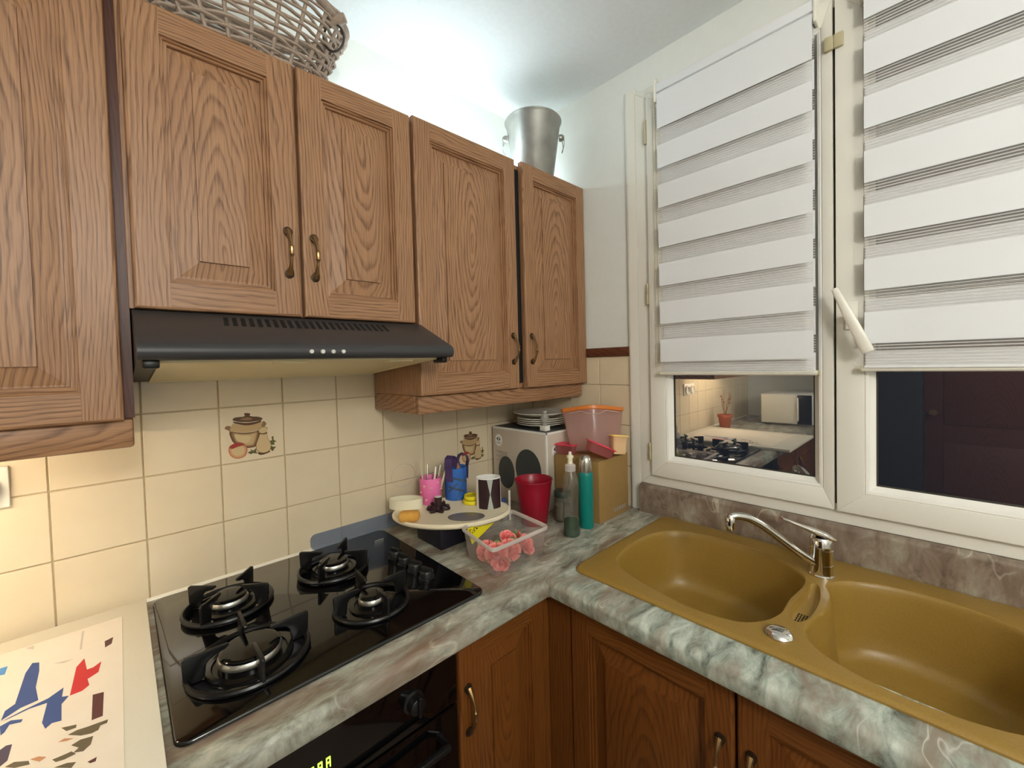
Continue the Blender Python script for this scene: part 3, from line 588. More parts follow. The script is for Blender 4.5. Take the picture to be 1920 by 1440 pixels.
def shrink(pts, k):
    cx = sum(p[0] for p in pts) / len(pts); cy = sum(p[1] for p in pts) / len(pts)
    return [(cx + (a - cx) * k, cy + (b - cy) * k) for a, b in pts]
ed = loop_edges(outer[0], ST)
for q in (B1s, B2s, OVs): ed += loop_edges(q, ST)
bmesh.ops.triangle_fill(bm, use_beauty=True, edges=ed)
t.rings([[(a, b, z) for a, b in q] for q, z in zip(outer, (ST, ST - 0.0012, ST - 0.005, CT + 0.0005))], True, False, False)
bmesh.ops.remove_doubles(bm, verts=bm.verts, dist=1e-5)
t.build('rim', 'sink_stone', sk, smooth=35)
for q in (B1s, B2s):
    rr = [(1.0, 0.0), (0.988, -0.002), (0.974, -0.008), (0.962, -0.020), (0.93, -0.07), (0.90, -0.115), (0.875, -0.140), (0.83, -0.156), (0.76, -0.163), (0.5, -0.165), (0.12, -0.167)]
    MB().rings([[(a, b, ST + z) for a, b in shrink(q, k)] for k, z in rr], True, False, True).build('bowl', 'sink_stone', sk, smooth=60)
MB().rings([[(a, b, ST + z) for a, b in shrink(OVs, k)] for k, z in ((1.0, 0.0), (0.97, -0.002), (0.90, -0.009), (0.80, -0.013), (0.4, -0.0135))], True, False, True).build('overflow_channel', 'sink_stone', sk, smooth=60)
t = MB()
for i in range(4):
    for j in range(4): t.box(1.100 + i * 0.0095, 1.1055 + i * 0.0095, -1.1195 + j * 0.005, -1.1172 + j * 0.005, ST - 0.0134, ST - 0.0125)
t.build('overflow_holes', 'slot', sk, smooth=0)
for cx, cy in ((1.18, -0.885), (1.17, -1.30)): MB().lathe([(0.028, 0), (0.028, 0.003), (0.022, 0.004), (0.016, 0.002)], (cx, cy, ST - 0.167), 24).build('drain', 'chrome', sk)
MB().lathe([(0.024, 0.0), (0.0245, 0.003), (0.021, 0.008), (0.014, 0.0108), (0.004, 0.012)], (1.006, -1.098, ST), 28).build('drain_knob', 'chrome', sk)

# ------------------------------------------------------------------ mixer tap
tp = thing('mixer_tap', (1.326, -1.108, ST), 'chrome single-lever mixer tap between the two sink bowls', 'tap')
tc = (1.326, -1.108, ST)
MB().lathe([(0.0265, 0), (0.0265, 0.004), (0.0245, 0.006), (0.0245, 0.030), (0.0238, 0.0305), (0.0238, 0.032), (0.0245, 0.0325), (0.0245, 0.066), (0.0238, 0.0665), (0.0238, 0.068), (0.0245, 0.0685), (0.0240, 0.088), (0.020, 0.094)], tc, 32).build('tap_body', 'chrome', tp)
tip = Vector((1.170, -0.958, 0.006)); s0 = Vector((1.318, -1.100, -0.108))
pth = catmull([(1.322, -1.104, -0.114), tuple(s0), (1.285, -1.068, -0.078), (1.250, -1.034, -0.040), (1.222, -1.007, -0.010), (1.198, -0.985, 0.008), (1.178, -0.966, 0.014), (1.170, -0.958, 0.012)], 5, False)
t = MB(); t.tube(pth, [0.0105 - 0.0015 * i / len(pth) for i in range(len(pth))], 14)
t.lathe([(0.0112, -0.028), (0.0118, -0.026), (0.0118, -0.006), (0.0105, 0.006), (0.006, 0.0105)], (1.1675, -0.9555, 0.008), 20); t.build('spout', 'chrome', tp)
la = Vector((1.332, -1.114, -0.040)); lb = Vector((1.256, -1.041, 0.006)); dr = (lb - la).normalized(); sd = dr.cross(Vector((0, 0, 1))).normalized(); un = sd.cross(dr)
rr = []
for s, wd, th in ((-0.16, 0.016, 0.005), (0.0, 0.0235, 0.009), (0.22, 0.020, 0.008), (0.5, 0.0125, 0.0045), (0.8, 0.0105, 0.0032), (0.97, 0.0095, 0.003), (1.0, 0.007, 0.002)):
    c = la + (lb - la) * s; rr.append([c + sd * (wd * math.cos(a)) + un * (th * math.sin(a)) for a in [2 * PI * i / 14 for i in range(14)]])
MB().rings(rr).build('lever', 'chrome', tp)

# ------------------------------------------------------------------ window
wn = sroot('window_1', (XB, -1.12, WZ0))
def mitre(t, y0, y1, z0, z1, wl_, wr_, wb_, wt_, xf, xb, bev=0.0012):
    """four mitred members; y1 is the left side seen from the room"""
    o = [(y1, z0), (y0, z0), (y0, z1), (y1, z1)]; i = [(y1 - wl_, z0 + wb_), (y0 + wr_, z0 + wb_), (y0 + wr_, z1 - wt_), (y1 - wl_, z1 - wt_)]
    for k in range(4): t.prism([o[k], o[(k + 1) % 4], i[(k + 1) % 4], i[k]], lambda u, v, w_: (w_, u, v), xf, xb, bev=bev)
XS = 1.452            # sash fronts
t = MB(); mitre(t, WY0, WY1, WZ0, WZ1, 0.06, 0.06, 0.05, 0.05, 1.466, 1.53, 0.002); t.build('frame', 'window_pvc', wn)
def sash(y0, y1, wl_, wr_, z0, z1, wb_, wt_):
    t = MB(); mitre(t, y0, y1, z0, z1, wl_, wr_, wb_, wt_, XS, 1.515); s = t.build('sash', 'window_pvc', wn)
    a0, a1, b0, b1 = y0 + wr_, y1 - wl_, z0 + wb_, z1 - wt_; g = 0.021
    t = MB()
    prof = [(0.0, XS + 0.003), (0.003, XS + 0.001), (0.009, XS + 0.003), (0.0115, XS + 0.0085), (g, XS + 0.020), (g, XS + 0.024)]
    for p0, p1 in zip(prof, prof[1:]):
        r0, r1 = [[(x, a1 - i, b0 + i), (x, a0 + i, b0 + i), (x, a0 + i, b1 - i), (x, a1 - i, b1 - i)] for i, x in (p0, p1)]
        t.mesh(r0 + r1, [(k, (k + 1) % 4, 4 + (k + 1) % 4, 4 + k) for k in range(4)])
    t.build('glazing_bead', 'bead_white', s, smooth=0)
    t = MB(); mitre(t, a0 + g, a1 - g, b0 + g, b1 - g, 0.003, 0.003, 0.003, 0.003, XS + 0.0215, XS + 0.03, 0); t.build('gasket', 'seal', s, smooth=0)
    MB().mesh([(XS + 0.025, a0 + g - .002, b0 + g - .002), (XS + 0.025, a1 - g + .002, b0 + g - .002), (XS + 0.025, a1 - g + .002, b1 - g + .002), (XS + 0.025, a0 + g - .002, b1 - g + .002)], [(0, 1, 2, 3)]).build('pane', 'pane_glass', s, smooth=0)
    return s
s1 = sash(-1.1135, -0.596, 0.053, 0.023, -0.008, 1.302, 0.052, 0.06)
s2 = sash(-1.665, -1.1195, 0.056, 0.053, -0.010, 1.302, 0.054, 0.06)
MB().box(1.470, 1.50, -1.1195, -1.1135, -0.008, 1.30).build('centre_seal', 'seal', wn, smooth=0)
for z0, z1 in ((1.143, 1.223), (0.590, 0.663), (0.045, 0.104)):
    MB().lathe([(0.0045, 0), (0.0055, 0.002), (0.0055, (z1 - z0) / 2 - 0.001), (0.0048, (z1 - z0) / 2), (0.0055, (z1 - z0) / 2 + 0.001), (0.0055, z1 - z0 - 0.002), (0.004, z1 - z0)], (1.458, -0.588, z0), 12).build('hinge', 'hinge', wn)
hr = MB().box(XS - 0.008, XS, -1.166, -1.139, 0.460, 0.532, 0.003).build('handle_plate', 'plastic_white', wn)
ha, hb_ = Vector((1.402, -1.124, 0.562)), Vector((1.402, -1.189, 0.402)); ax = (hb_ - ha).normalized(); s_ = Vector((1, 0, 0)); u_ = ax.cross(s_)
t = MB(); rr = []
for s, wd, th in ((-0.0, 0.004, 0.004), (0.02, 0.007, 0.006), (0.4, 0.0105, 0.008), (0.98, 0.0125, 0.008), (1.0, 0.011, 0.006)):
    c = ha + (hb_ - ha) * s; rr.append([c + u_ * (a * wd) + s_ * (b * th) for a, b in ((-1, -.6), (-.6, -1), (.6, -1), (1, -.6), (1, .6), (.6, 1), (-.6, 1), (-1, .6))])
t.rings(rr); t.lathe([(0.009, 0), (0.009, 0.045)], n=16, mtx=Matrix.Translation((1.445, -1.152, 0.494)) @ Matrix.Rotation(-PI / 2, 4, 'Y')); t.build('window_handle', 'plastic_white', wn)

# ------------------------------------------------------------------ zebra blinds clipped on the sashes
def blind(y0, y1, top, bottom, sheers, back_off, label, period=0.1275, sh=0.0535):
    r = thing('roller_blind', (1.43, (y0 + y1) / 2, bottom), label, 'blind', 'striped roller blinds')
    xf, xb = 1.4225, 1.4465
    MB().lathe([(0.0125, 0), (0.0125, y1 - y0 + 0.004)], n=20, mtx=Matrix.Translation((1.4345, y1 + 0.002, top)) @ Matrix.Rotation(PI / 2, 4, 'X')).build('roller', 'blind_white', r)
    MB().box(1.4215, 1.4475, y0, y1, top + 0.012, top + 0.040, 0.003).build('headrail', 'blind_white', r)
    for y in (y0 - 0.003, y1 + 0.003):
        MB().box(1.419, XS + 0.004, y - 0.0035, y + 0.0035, top - 0.018, top + 0.046, 0.002).build('end_bracket', 'plastic_white', r)
        MB().tube([(1.425, y, top + 0.040), (1.421, y, top + 0.055), (1.436, y, top + 0.066), (1.452, y, top + 0.058), (1.455, y, top + 0.03)], 0.003, 8).build('hook', 'plastic_white', r)
    def layer(x, bands, nm):
        zz = top
        for a, b in bands:                                   # sheer bands, top to bottom; the opaque cloth lies between
            a2 = min(a, top)
            if zz - a2 > 0.002: strip(x, a2, zz, 'opaque_band', 'blind_white')
            if a2 > bottom: strip(x, max(b, bottom), a2, 'sheer_band', 'blind_sheer')
            zz = min(zz, b)
        if zz > bottom + 0.002: strip(x, bottom, zz, 'opaque_band', 'blind_white')
    def strip(x, a, b, nm, mm):
        if nm == 'opaque_band': MB().box(x - 0.0003, x + 0.0003, y0 + 0.003, y1 - 0.003, a, b).build(nm, mm, r, origin=(x, (y0 + y1) / 2, a), smooth=0)
        else: MB().mesh([(x, y0 + 0.003, a), (x, y1 - 0.003, a), (x, y1 - 0.003, b), (x, y0 + 0.003, b)], [(0, 1, 2, 3)]).build(nm, mm, r, origin=(x, (y0 + y1) / 2, a), smooth=0)
    layer(xf, sheers, 'front')
    layer(xb, [(a + back_off, b + back_off) for a, b in [(sheers[0][0] + period, sheers[0][1] + period)] + sheers], 'back')
    MB().tube([(1.4345, y1 + 0.004, bottom - 0.003), (1.4345, y0 - 0.004, bottom - 0.003)], 0.0068, 14).build('bottom_bar', 'plastic_white', r)
    for y in (y1 + 0.0045, y0 - 0.0045): MB().tube([(1.4345, y, bottom - 0.003), (1.4345, y + (0.003 if y > -1.3 and y == y1 + 0.0045 else -0.003), bottom - 0.003)], 0.0074, 12).build('end_cap', 'hinge', r)
    return r
shL = [(1.153 + 0.0035, 1.102), (1.027, 0.973), (0.898, 0.8445), (0.768, 0.714), (0.641, 0.588), (0.515, 0.463), (0.390, 0.340)]
bl = blind(-1.080, -0.6475, 1.2635, 0.354, shL, 0.064, 'white striped day-night blind on the left window sash, bead chain at its side')
shR = [(1.065 + 0.1285 * 1, 1.065 + 0.1285 - 0.0535)] + [(1.065 - 0.1285 * i, 1.065 - 0.1285 * i - 0.0535) for i in range(6)]
br = blind(-1.640, -1.1765, 1.2635, 0.364, shR, 0.0335, 'white striped day-night blind on the right window sash with dark gaps')
t = MB()
for dy, dx in ((0.0125, -0.004), (0.0075, 0.004)):
    z = 1.262
    while z > 0.372:
        for s in (0,): t.lathe([(0.0004, -0.0019), (0.0016, -0.001), (0.0016, 0.001), (0.0004, 0.0019)], (1.428 + dx, -0.6475 + dy, z), 6)
        z -= 0.0058
    t.tube([(1.428 + dx, -0.6475 + dy, 1.265), (1.428 + dx, -0.6475 + dy, 0.372)], 0.0005, 5)
t.build('bead_chain', 'hinge', bl, smooth=0)
for y in (-1.108, -1.128):
    MB().box(XS - 0.010, XS, y - 0.010, y + 0.010, 1.170, 1.205, 0.003).build('sash_clip', 'hinge', wn)

# ------------------------------------------------------------------ lamps
tag(MB().box(0.60, 1.42, -0.134, -0.104, CTOP - 0.0024, CTOP + 0.032, 0.002).box(0.61, 1.41, -0.130, -0.108, CTOP + 0.032, CTOP + 0.046, m=1).build('light_strip', ['plastic_white', 'led_cool'], smooth=0), 'slim cool-white light strip lying on top of the wall cupboards', 'lamp')
ut = thing('under_cupboard_lamp', (-0.4, -0.21, 0.27), 'warm tube lamp under the left wall cupboard above the socket', 'lamp')
MB().box(-0.72, -0.075, -0.235, -0.19, 0.300, 0.3145, 0.002).build('lamp_housing', 'plastic_white', ut)
MB().tube([(-0.70, -0.2125, 0.289), (-0.095, -0.2125, 0.289)], 0.0085, 14).build('lamp_tube', 'tube_warm', ut)
rl = thing('fill_globe', (0.0, -2.3, 0.82), 'unseen white fill globe added behind the camera', 'lamp')  # fill source added out of view to brighten cupboards and tiles
MB().tube([(0.0, -2.3, 1.09), (0.0, -2.3, ZC - 0.03)], 0.004, 8).lathe([(0.05, -0.035), (0.05, 0.0)], (0.0, -2.3, ZC - 0.0005), 20).build('cord', 'plastic_white', rl)
MB().lathe([(0.15 * math.sin(a), -0.15 * math.cos(a)) for a in [0.1 + (PI - 0.3) * i / 14 for i in range(15)]], (0.0, -2.3, 0.95), 28).build('globe', 'lamp_fill', rl)

# ------------------------------------------------------------------ left of the hob
tag(MB().box(-0.44, 0.142, -0.70, -0.024, CT + 0.0002, CT + 0.0155, 0.0015).build('hob_board', 'board'), 'cream rigid board lying on the worktop left of the hob', 'board')
ps = thing('painting_sheet', (-0.12, -0.33, CT + 0.0157), 'half-painted paint-by-number sheet with blue and red patches on the board', 'painting')
MB().box(-0.36, 0.101, -0.60, -0.080, CT + 0.0156, CT + 0.0164).build('sheet', 'paper', ps, smooth=0)
for k, ms in ART.items():
    for q in ms: MB().mesh([(a, b, CT + 0.0166) for a, b in q], [tuple(range(len(q)))]).build('paint_patch', 'a_' + k, ps, smooth=0)
so = thing('wall_socket', (-0.09, 0, 0.135), 'white double wall socket on the tiles under the left cupboard', 'socket')
MB().box(-0.215, -0.051, -0.009, 0.0, 0.134, 0.217, 0.003).build('face_plate', 'plastic_white', so)
for x in (-0.092, -0.174):
    MB().lathe([(0.030, 0.0), (0.030, 0.012), (0.026, 0.013), (0.024, 0.002), (0.002, 0.002)], n=28, mtx=Matrix.Translation((x, -0.009, 0.173)) @ Matrix.Rotation(PI / 2, 4, 'X')).build('socket_well', 'plastic_white', so)
pl = thing('dried_plant_pot', (-0.53, -0.11, CT), 'terracotta pot with dry twigs by the socket, mirrored in the window', 'plant')
MB().lathe([(0.035, 0), (0.048, 0.085), (0.054, 0.085), (0.055, 0.105), (0.048, 0.105), (0.045, 0.09), (0.01, 0.088)], (-0.53, -0.11, CT), 20).build('pot', 'terracotta', pl)
t = MB()
for i in range(9):
    a = random.random() * 6.28; r = 0.02 + random.random() * 0.04
    t.tube([(-0.53 + r * math.cos(a) * s, -0.11 + r * math.sin(a) * s + 0.004 * math.sin(9 * s + i), CT + 0.09 + s * (0.12 + 0.09 * random.random() * s)) for s in (0, .3, .6, 1)], [0.002, 0.0018, 0.0014, 0.001], 5)
    t.lathe([(0.001, -0.008), (0.008, 0), (0.001, 0.01)], (-0.53 + r * math.cos(a), -0.11 + r * math.sin(a), CT + 0.22 + 0.03 * math.sin(i * 2.1)), 7)
t.build('dry_twigs', 'twig', pl)
mw = thing('microwave', (-1.14, -0.42, CT), 'white microwave at the end of the worktop, mirrored in the left pane', 'microwave')
MB().box(-1.34, -0.925, -0.60, -0.25, CT + 0.012, CT + 0.245, 0.006).box(-1.3, -0.96, -0.57, -0.28, CT, CT + 0.012).build('case', 'plastic_white', mw)
MB().box(-0.925, -0.913, -0.50, -0.255, CT + 0.016, CT + 0.241, 0.004).build('microwave_door', 'porcelain', mw)
MB().box(-0.925, -0.915, -0.597, -0.505, CT + 0.016, CT + 0.241, 0.003).build('control_panel', 'black', mw)
MB().box(-0.913, -0.900, -0.515, -0.503, CT + 0.04, CT + 0.22, 0.003).build('door_handle', 'plastic_white', mw)
tu_ = thing('tall_unit', (XL + 0.2, -0.98, ZF), 'tall dark grey unit behind the camera, faint in the right pane', 'cupboard')
MB().box(XL + 0.005, XL + 0.30, -1.186, -0.66, ZF + 0.0, 0.75, 0.004).build('body', 'dark_unit', tu_)
MB().box(XL + 0.30, XL + 0.318, -1.184, -0.662, ZF + 0.08, 0.748, 0.003).build('tall_door', 'dark_unit', tu_)
dw = sroot('door_1', (XL, -1.5, ZF))
MB().box(XL + 0.001, XL + 0.03, -2.05, -1.19, ZF + 0.01, 0.98, 0.004).build('door_leaf', 'plain_brown', dw)
for z0, z1 in ((ZF + 0.15, -0.25), (-0.12, 0.84)): MB().box(XL + 0.03, XL + 0.036, -1.95, -1.29, z0, z1, 0.004).build('door_panel', 'plain_brown', dw)
MB().lathe([(0.012, 0), (0.012, 0.03), (0.024, 0.04), (0.022, 0.055)], n=18, mtx=Matrix.Translation((XL + 0.03, -1.24, -0.03)) @ Matrix.Rotation(PI / 2, 4, 'Y')).build('door_knob', 'brass', dw)

# ------------------------------------------------------------------ on top of the cupboards
CT2 = CTOP - 0.002
bk = thing('wicker_basket', (0.35, -0.165, CT2), 'large grey wicker basket with side handle on the cupboards above the hood', 'basket')
bc_ = Vector((0.352, -0.180, CT2)); BH = 0.20
def brad(s): return 0.125 + 0.085 * s ** 0.85
NS = 24
for k in range(NS):
    a = 2 * PI * k / NS
    MB().tube([(bc_.x + brad(s) * 1.12 * math.cos(a), bc_.y + brad(s) * 0.56 * math.sin(a), bc_.z + 0.004 + s * BH) for s in (0, .2, .4, .6, .8, 1.0)], 0.0042, 6).build('stake', 'wicker', bk)
for j in range(17):
    s = (j + 0.5) / 17; pts = []
    for i in range(NS * 5):
        a = 2 * PI * i / (NS * 5); wv = 0.0062 * math.cos(NS / 2 * a + (j % 2) * PI); r = brad(s) + wv
        pts.append((bc_.x + r * 1.12 * math.cos(a), bc_.y + r * 0.56 * math.sin(a), bc_.z + 0.004 + s * BH + 0.0035 * math.sin(5 * a + j * 1.7)))
    MB().tube(pts, 0.0035 + 0.0006 * (j % 3), 6, closed=True).build('weaver', 'wicker', bk)
for j, (dz, rr_) in enumerate(((0.0, 0.008), (0.012, 0.007))):
    MB().tube([(bc_.x + (brad(1) + 0.004 + 0.003 * math.sin(12 * a + j * 2)) * 1.12 * math.cos(a), bc_.y + (brad(1) + 0.004 + 0.003 * math.sin(12 * a + j * 2)) * 0.56 * math.sin(a), bc_.z + BH + dz + 0.003 * math.cos(12 * a)) for a in [2 * PI * i / 120 for i in range(120)]], rr_, 8, closed=True).build('rim', 'wicker', bk)
MB().lathe([(0.01, 0.0), (0.13, 0.0), (0.132, 0.006), (0.01, 0.006)], (bc_.x, bc_.y, bc_.z), 32, sx=1.1, sy=0.56).build('base', 'wicker', bk)
hx = Vector((bc_.x + brad(0.9) * 1.12 * math.cos(-0.62), bc_.y + brad(0.9) * 0.56 * math.sin(-0.62), bc_.z + BH * 0.80))
MB().tube([hx + Vector((0.026 * math.cos(a) * 0.7, -0.026 * math.cos(a) * 0.7, -0.01 + 0.034 * math.sin(a))) for a in [2 * PI * i / 24 for i in range(24)]], 0.0028, 6, closed=True).build('handle_loop', 'cable', bk)
MB().tube([hx + Vector((-0.02, 0.02, 0.025)), hx + Vector((0.005, -0.005, 0.032)), hx + Vector((0.022, -0.022, 0.038))], [0.011, 0.013, 0.011], 10).build('handle_end', 'wicker', bk)

zb = thing('zinc_bucket', (1.292, -0.213, CT2), 'tapered zinc bucket with ring handles on the corner cupboard', 'bucket')
bz = (1.292, -0.213, CT2)
MB().lathe([(0.068, 0), (0.070, 0.002), (0.103, 0.226), (0.107, 0.230), (0.109, 0.234), (0.106, 0.238), (0.102, 0.234), (0.066, 0.008), (0.004, 0.006)], bz, 40).build('pail', 'zinc', zb)
for sgn in (-1, 1):
    dv_ = Vector((0.719, -0.695, 0)) * sgn; pc = Vector(bz) + dv_ * 0.103 + Vector((0, 0, 0.178))
    MB().lathe([(0.013, -0.004), (0.013, 0.006), (0.009, 0.014), (0.003, 0.016)], n=16, mtx=Matrix.Translation(pc) @ dv_.to_track_quat('Z', 'Y').to_matrix().to_4x4()).build('ear', 'zinc', zb)
    sd_ = Vector((0.695, 0.719, 0))
    MB().tube([pc + dv_ * 0.009 + sd_ * (0.020 * math.cos(a)) + Vector((0, 0, -0.026 + 0.030 * math.sin(a))) + dv_ * (0.004 * math.cos(a * 2)) for a in [2 * PI * i / 24 for i in range(24)]], 0.0016, 6, closed=True).build('ring_handle', 'steel', zb)

# ------------------------------------------------------------------ corner of the worktop: boxes and what stands on them
wbx = thing('appliance_box', (1.325, -0.165, CT), 'tall grey-white appliance carton in the corner carrying a stack of plates', 'box')
WX0, WX1, WYA, WYB, WT = 1.212, 1.440, -0.316, -0.018, 0.142
MB().box(WX0, WX1, WYA, WYB, CT + 0.0005, WT, 0.0025).build('carton', 'carton_grey', wbx)
t = MB().box(WX0 - 0.0006, WX0 + 0.006, WYA + 0.004, WYB - 0.002, WT - 0.006, WT + 0.0006).box(WX0 - 0.0006, WX0 + 0.006, WYA - 0.0006, WYA + 0.006, CT + 0.003, WT + 0.0006).box(WX0, WX1 - 0.002, WYA - 0.0006, WYA + 0.005, WT - 0.006, WT + 0.0006)
t.build('white_edge', 'logo_white', wbx, smooth=0)
MB().box(WX0 + 0.008, WX1 - 0.005, WYA + 0.008, WYB - 0.004, WT, WT + 0.0012).build('top_flap', 'disc_grey', wbx, smooth=0)
def disc(cx, cy, rx, ry, n=28): return [(cx + rx * math.cos(2 * PI * i / n), cy + ry * math.sin(2 * PI * i / n)) for i in range(n)]
fa = lambda u, v, w_: (WX0 - w_, u, v)          # left face, looking +x
fb = lambda u, v, w_: (u, WYA - w_, v)          # right face
for (u, v, rx, ry) in ((-0.098, -0.035, 0.047, 0.064), (-0.220, -0.005, 0.068, 0.077)): MB().prism(disc(u, v, rx, ry), fa, 0.0, 0.0007).build('printed_disc', 'disc_grey', wbx, smooth=0)
t = MB()
for i in range(7): t.prism([(-0.105, 0.045 - i * 0.006), (-0.040 - 0.01 * (i % 3), 0.045 - i * 0.006), (-0.040 - 0.01 * (i % 3), 0.0425 - i * 0.006), (-0.105, 0.0425 - i * 0.006)], fa, 0, 0.0004)
t.build('printed_text', 'ink_soft', wbx, smooth=0)
def emblem(fn, u, v, s, flip):
    MB().prism(disc(u, v, 0.0215 * s, 0.026 * s), fn, 0.0, 0.0008).build('logo_badge', 'logo_white', wbx, smooth=0)
    t = MB(); k = -1 if flip else 1
    for q in ([(-0.013, 0.006), (-0.0015, 0.0145), (-0.0015, 0.011), (-0.0045, 0.006), (-0.0015, 0.001), (-0.0015, -0.0025)], [(0.013, 0.006), (0.003, 0.0145), (0.0005, 0.012), (0.004, 0.0105), (0.0055, 0.006), (0.004, 0.0015), (0.0005, 0.0), (0.003, -0.0025)]):
        t.prism([(u + k * a * s, v + b * s) for a, b in q], fn, 0.0008, 0.0012)
    t.build('logo_mark', 'ink', wbx, smooth=0)
    fc = bpy.data.curves.new('word', 'FONT'); fc.body = 'home'; fc.size = 0.0105 * s; fc.align_x = 'CENTER'
    fo = bpy.data.objects.new('word', fc); COL.objects.link(fo); dg = bpy.context.evaluated_depsgraph_get()
    me = bpy.data.meshes.new_from_object(fo.evaluated_get(dg)); bpy.data.objects.remove(fo)
    t = MB(); t.mesh([fn(u + k * p.co.x, v - 0.0125 * s + p.co.y, 0.0011) for p in me.vertices], [tuple(p.vertices) for p in me.polygons]); t.build('logo_word', 'ink', wbx, smooth=0)
emblem(fa, -0.055, 0.088, 0.95, True); emblem(fb, 1.262, 0.072, 0.95, False)
pc = (1.330, -0.185)
for i in range(5):
    z = WT + 0.0015 + i * 0.0078 + (0.012 if i == 4 else 0)
    R = 0.098 + (0.016 if i == 4 else 0.002 * (i % 2))
    o = MB().lathe([(R * 0.55, 0.0), (R * 0.60, 0.002), (R * 0.93, 0.012), (R, 0.0145), (R, 0.0165), (R * 0.92, 0.0145), (R * 0.60, 0.005), (0.004, 0.004)], (pc[0] + 0.002 * math.sin(i * 2.2), pc[1] + 0.002 * math.cos(i * 1.7), z), 40).build('plate', 'porcelain')
    tag(o, 'top and widest white plate of the stack on the appliance carton' if i == 4 else ('lowest', 'fourth', 'third', 'second')[i] + ' white plate from the top in the stack on the appliance carton' if i else 'lowest white plate of the stack, lying directly on the appliance carton', 'plate', 'plates on the carton')
og = thing('crystal_ornament', (1.252, -0.272, WT), 'small frosted glass ornament on a square foot beside the plates', 'ornament')
MB().box(1.238, 1.266, -0.288, -0.260, WT + 0.0012, WT + 0.020, 0.002).build('foot', 'porcelain', og)
MB().lathe([(0.008, 0.020), (0.011, 0.026), (0.007, 0.032), (0.013, 0.042), (0.016, 0.050), (0.012, 0.060), (0.007, 0.066), (0.010, 0.070), (0.009, 0.076), (0.003, 0.078)], (1.252, -0.274, WT), 10).build('faceted_stem', 'crystal', og, smooth=10)

cbx = thing('cardboard_box', (1.335, -0.42, CT), 'plain brown cardboard box beside the window carrying plastic food boxes', 'box')
QX0, QX1, QY0, QY1, QT = 1.246, 1.424, -0.517, -0.324, 0.0635
MB().box(QX0, QX1, QY0, QY1, CT + 0.0005, QT - 0.003, 0.0015).build('carton', 'cardboard', cbx)
MB().box(QX0, QX1, QY0, (QY0 + QY1) / 2 - 0.0008, QT - 0.0032, QT).build('flap', 'cardboard', cbx, smooth=0)
MB().box(QX0, QX1, (QY0 + QY1) / 2 + 0.0008, QY1, QT - 0.0032, QT).build('flap', 'cardboard', cbx, smooth=0)
t = MB()
for i in range(5): t.box(1.330 + i * 0.016, 1.342 + i * 0.016, QY0 - 0.0004, QY0, CT + 0.018, CT + 0.032)
t.build('faint_print', 'ink_soft', cbx, smooth=0)
def food_box(name, loc, yaw, pitch, roll, w_, d_, h_, body, lid, label, cat='food box', group=None, r=0.012, lip=0.0):
    mtx = Matrix.Translation(loc) @ Matrix.Rotation(yaw, 4, 'Z') @ Matrix.Rotation(pitch, 4, 'Y') @ Matrix.Rotation(roll, 4, 'X')
    R0 = thing(name, loc, label, cat, group)
    def rr(k, z, e=0): return [(a, b, z) for a, b in rrect(-w_ / 2 * k - e, w_ / 2 * k + e, -d_ / 2 * k - e, d_ / 2 * k + e, r * k + e * 0.5, 5)]
    MB().rings([rr(0.80, 0.0), rr(0.86, 0.004), rr(0.90, h_ * 0.5), rr(0.97, h_ * 0.93), rr(1.0, h_ * 0.94)], True, True, False, mtx=mtx).build('tub', body, R0)
    MB().rings([rr(1.0, h_ * 0.935, 0.001), rr(1.0, h_ * 0.935, 0.004), rr(1.0, h_ - 0.003, 0.004), rr(1.0, h_, 0.0015), rr(0.93, h_), rr(0.92, h_ - 0.0025), rr(0.3, h_ - 0.0025)], True, False, True, mtx=mtx).build('lid', lid, R0)
    if lip:
        MB().tube([mtx @ Vector(q) for q in ((-w_ / 2 - 0.001, -d_ / 2 + 0.055, h_ * 0.93), (-w_ / 2 - 0.004, -d_ / 2 + 0.030, h_ * 0.90), (-w_ / 2 - 0.003, -d_ / 2 + 0.006, h_ * 0.86), (-w_ / 2 + 0.006, -d_ / 2 - 0.003, h_ * 0.86), (-w_ / 2 + 0.030, -d_ / 2 - 0.004, h_ * 0.90), (-w_ / 2 + 0.055, -d_ / 2 - 0.001, h_ * 0.93))], 0.0016, 6).build('lid_tab', 'tub_rim', R0)
    return R0
fbx = thing('food_box', (1.342, -0.434, QT), 'large milky food box with orange lid leaning back on the brown carton', 'food box')
fm = Matrix.Translation((1.342, -0.434, QT + 0.010)) @ Matrix.Rotation(math.radians(-45), 4, 'Z') @ Matrix.Rotation(math.radians(-17), 4, 'X')
def hexa(k, z, e=0.0, w_=0.218, d_=0.056):
    pts = [(-w_ / 2 + 0.02, d_ / 2), (-w_ / 2, d_ / 2 - 0.02), (-w_ / 2, -d_ * 0.05), (-w_ / 2 + 0.025, -d_ * 0.34), (-0.03, -d_ * 1.0), (0.02, -d_ * 1.0), (w_ / 2 - 0.025, -d_ * 0.30), (w_ / 2, -d_ * 0.05), (w_ / 2, d_ / 2 - 0.02), (w_ / 2 - 0.02, d_ / 2)]
    c = catmull([(a * k, b * k, 0) for a, b in pts], 4)
    return [(v.x * (1 + e / 0.1), v.y + (e if v.y > 0 else -e), z) for v in c]
FH = 0.158
MB().rings([hexa(0.70, 0.0), hexa(0.78, 0.006), hexa(0.89, FH * 0.5), hexa(0.985, FH * 0.9)], True, True, False, mtx=fm).build('tub', 'tupper', fbx)
MB().rings([hexa(0.985, FH * 0.9), hexa(1.0, FH * 0.915, 0.002), hexa(1.0, FH * 0.985, 0.003), hexa(0.99, FH), hexa(0.4, FH)], True, True, True, mtx=fm).build('lid', 'lid_orange', fbx)
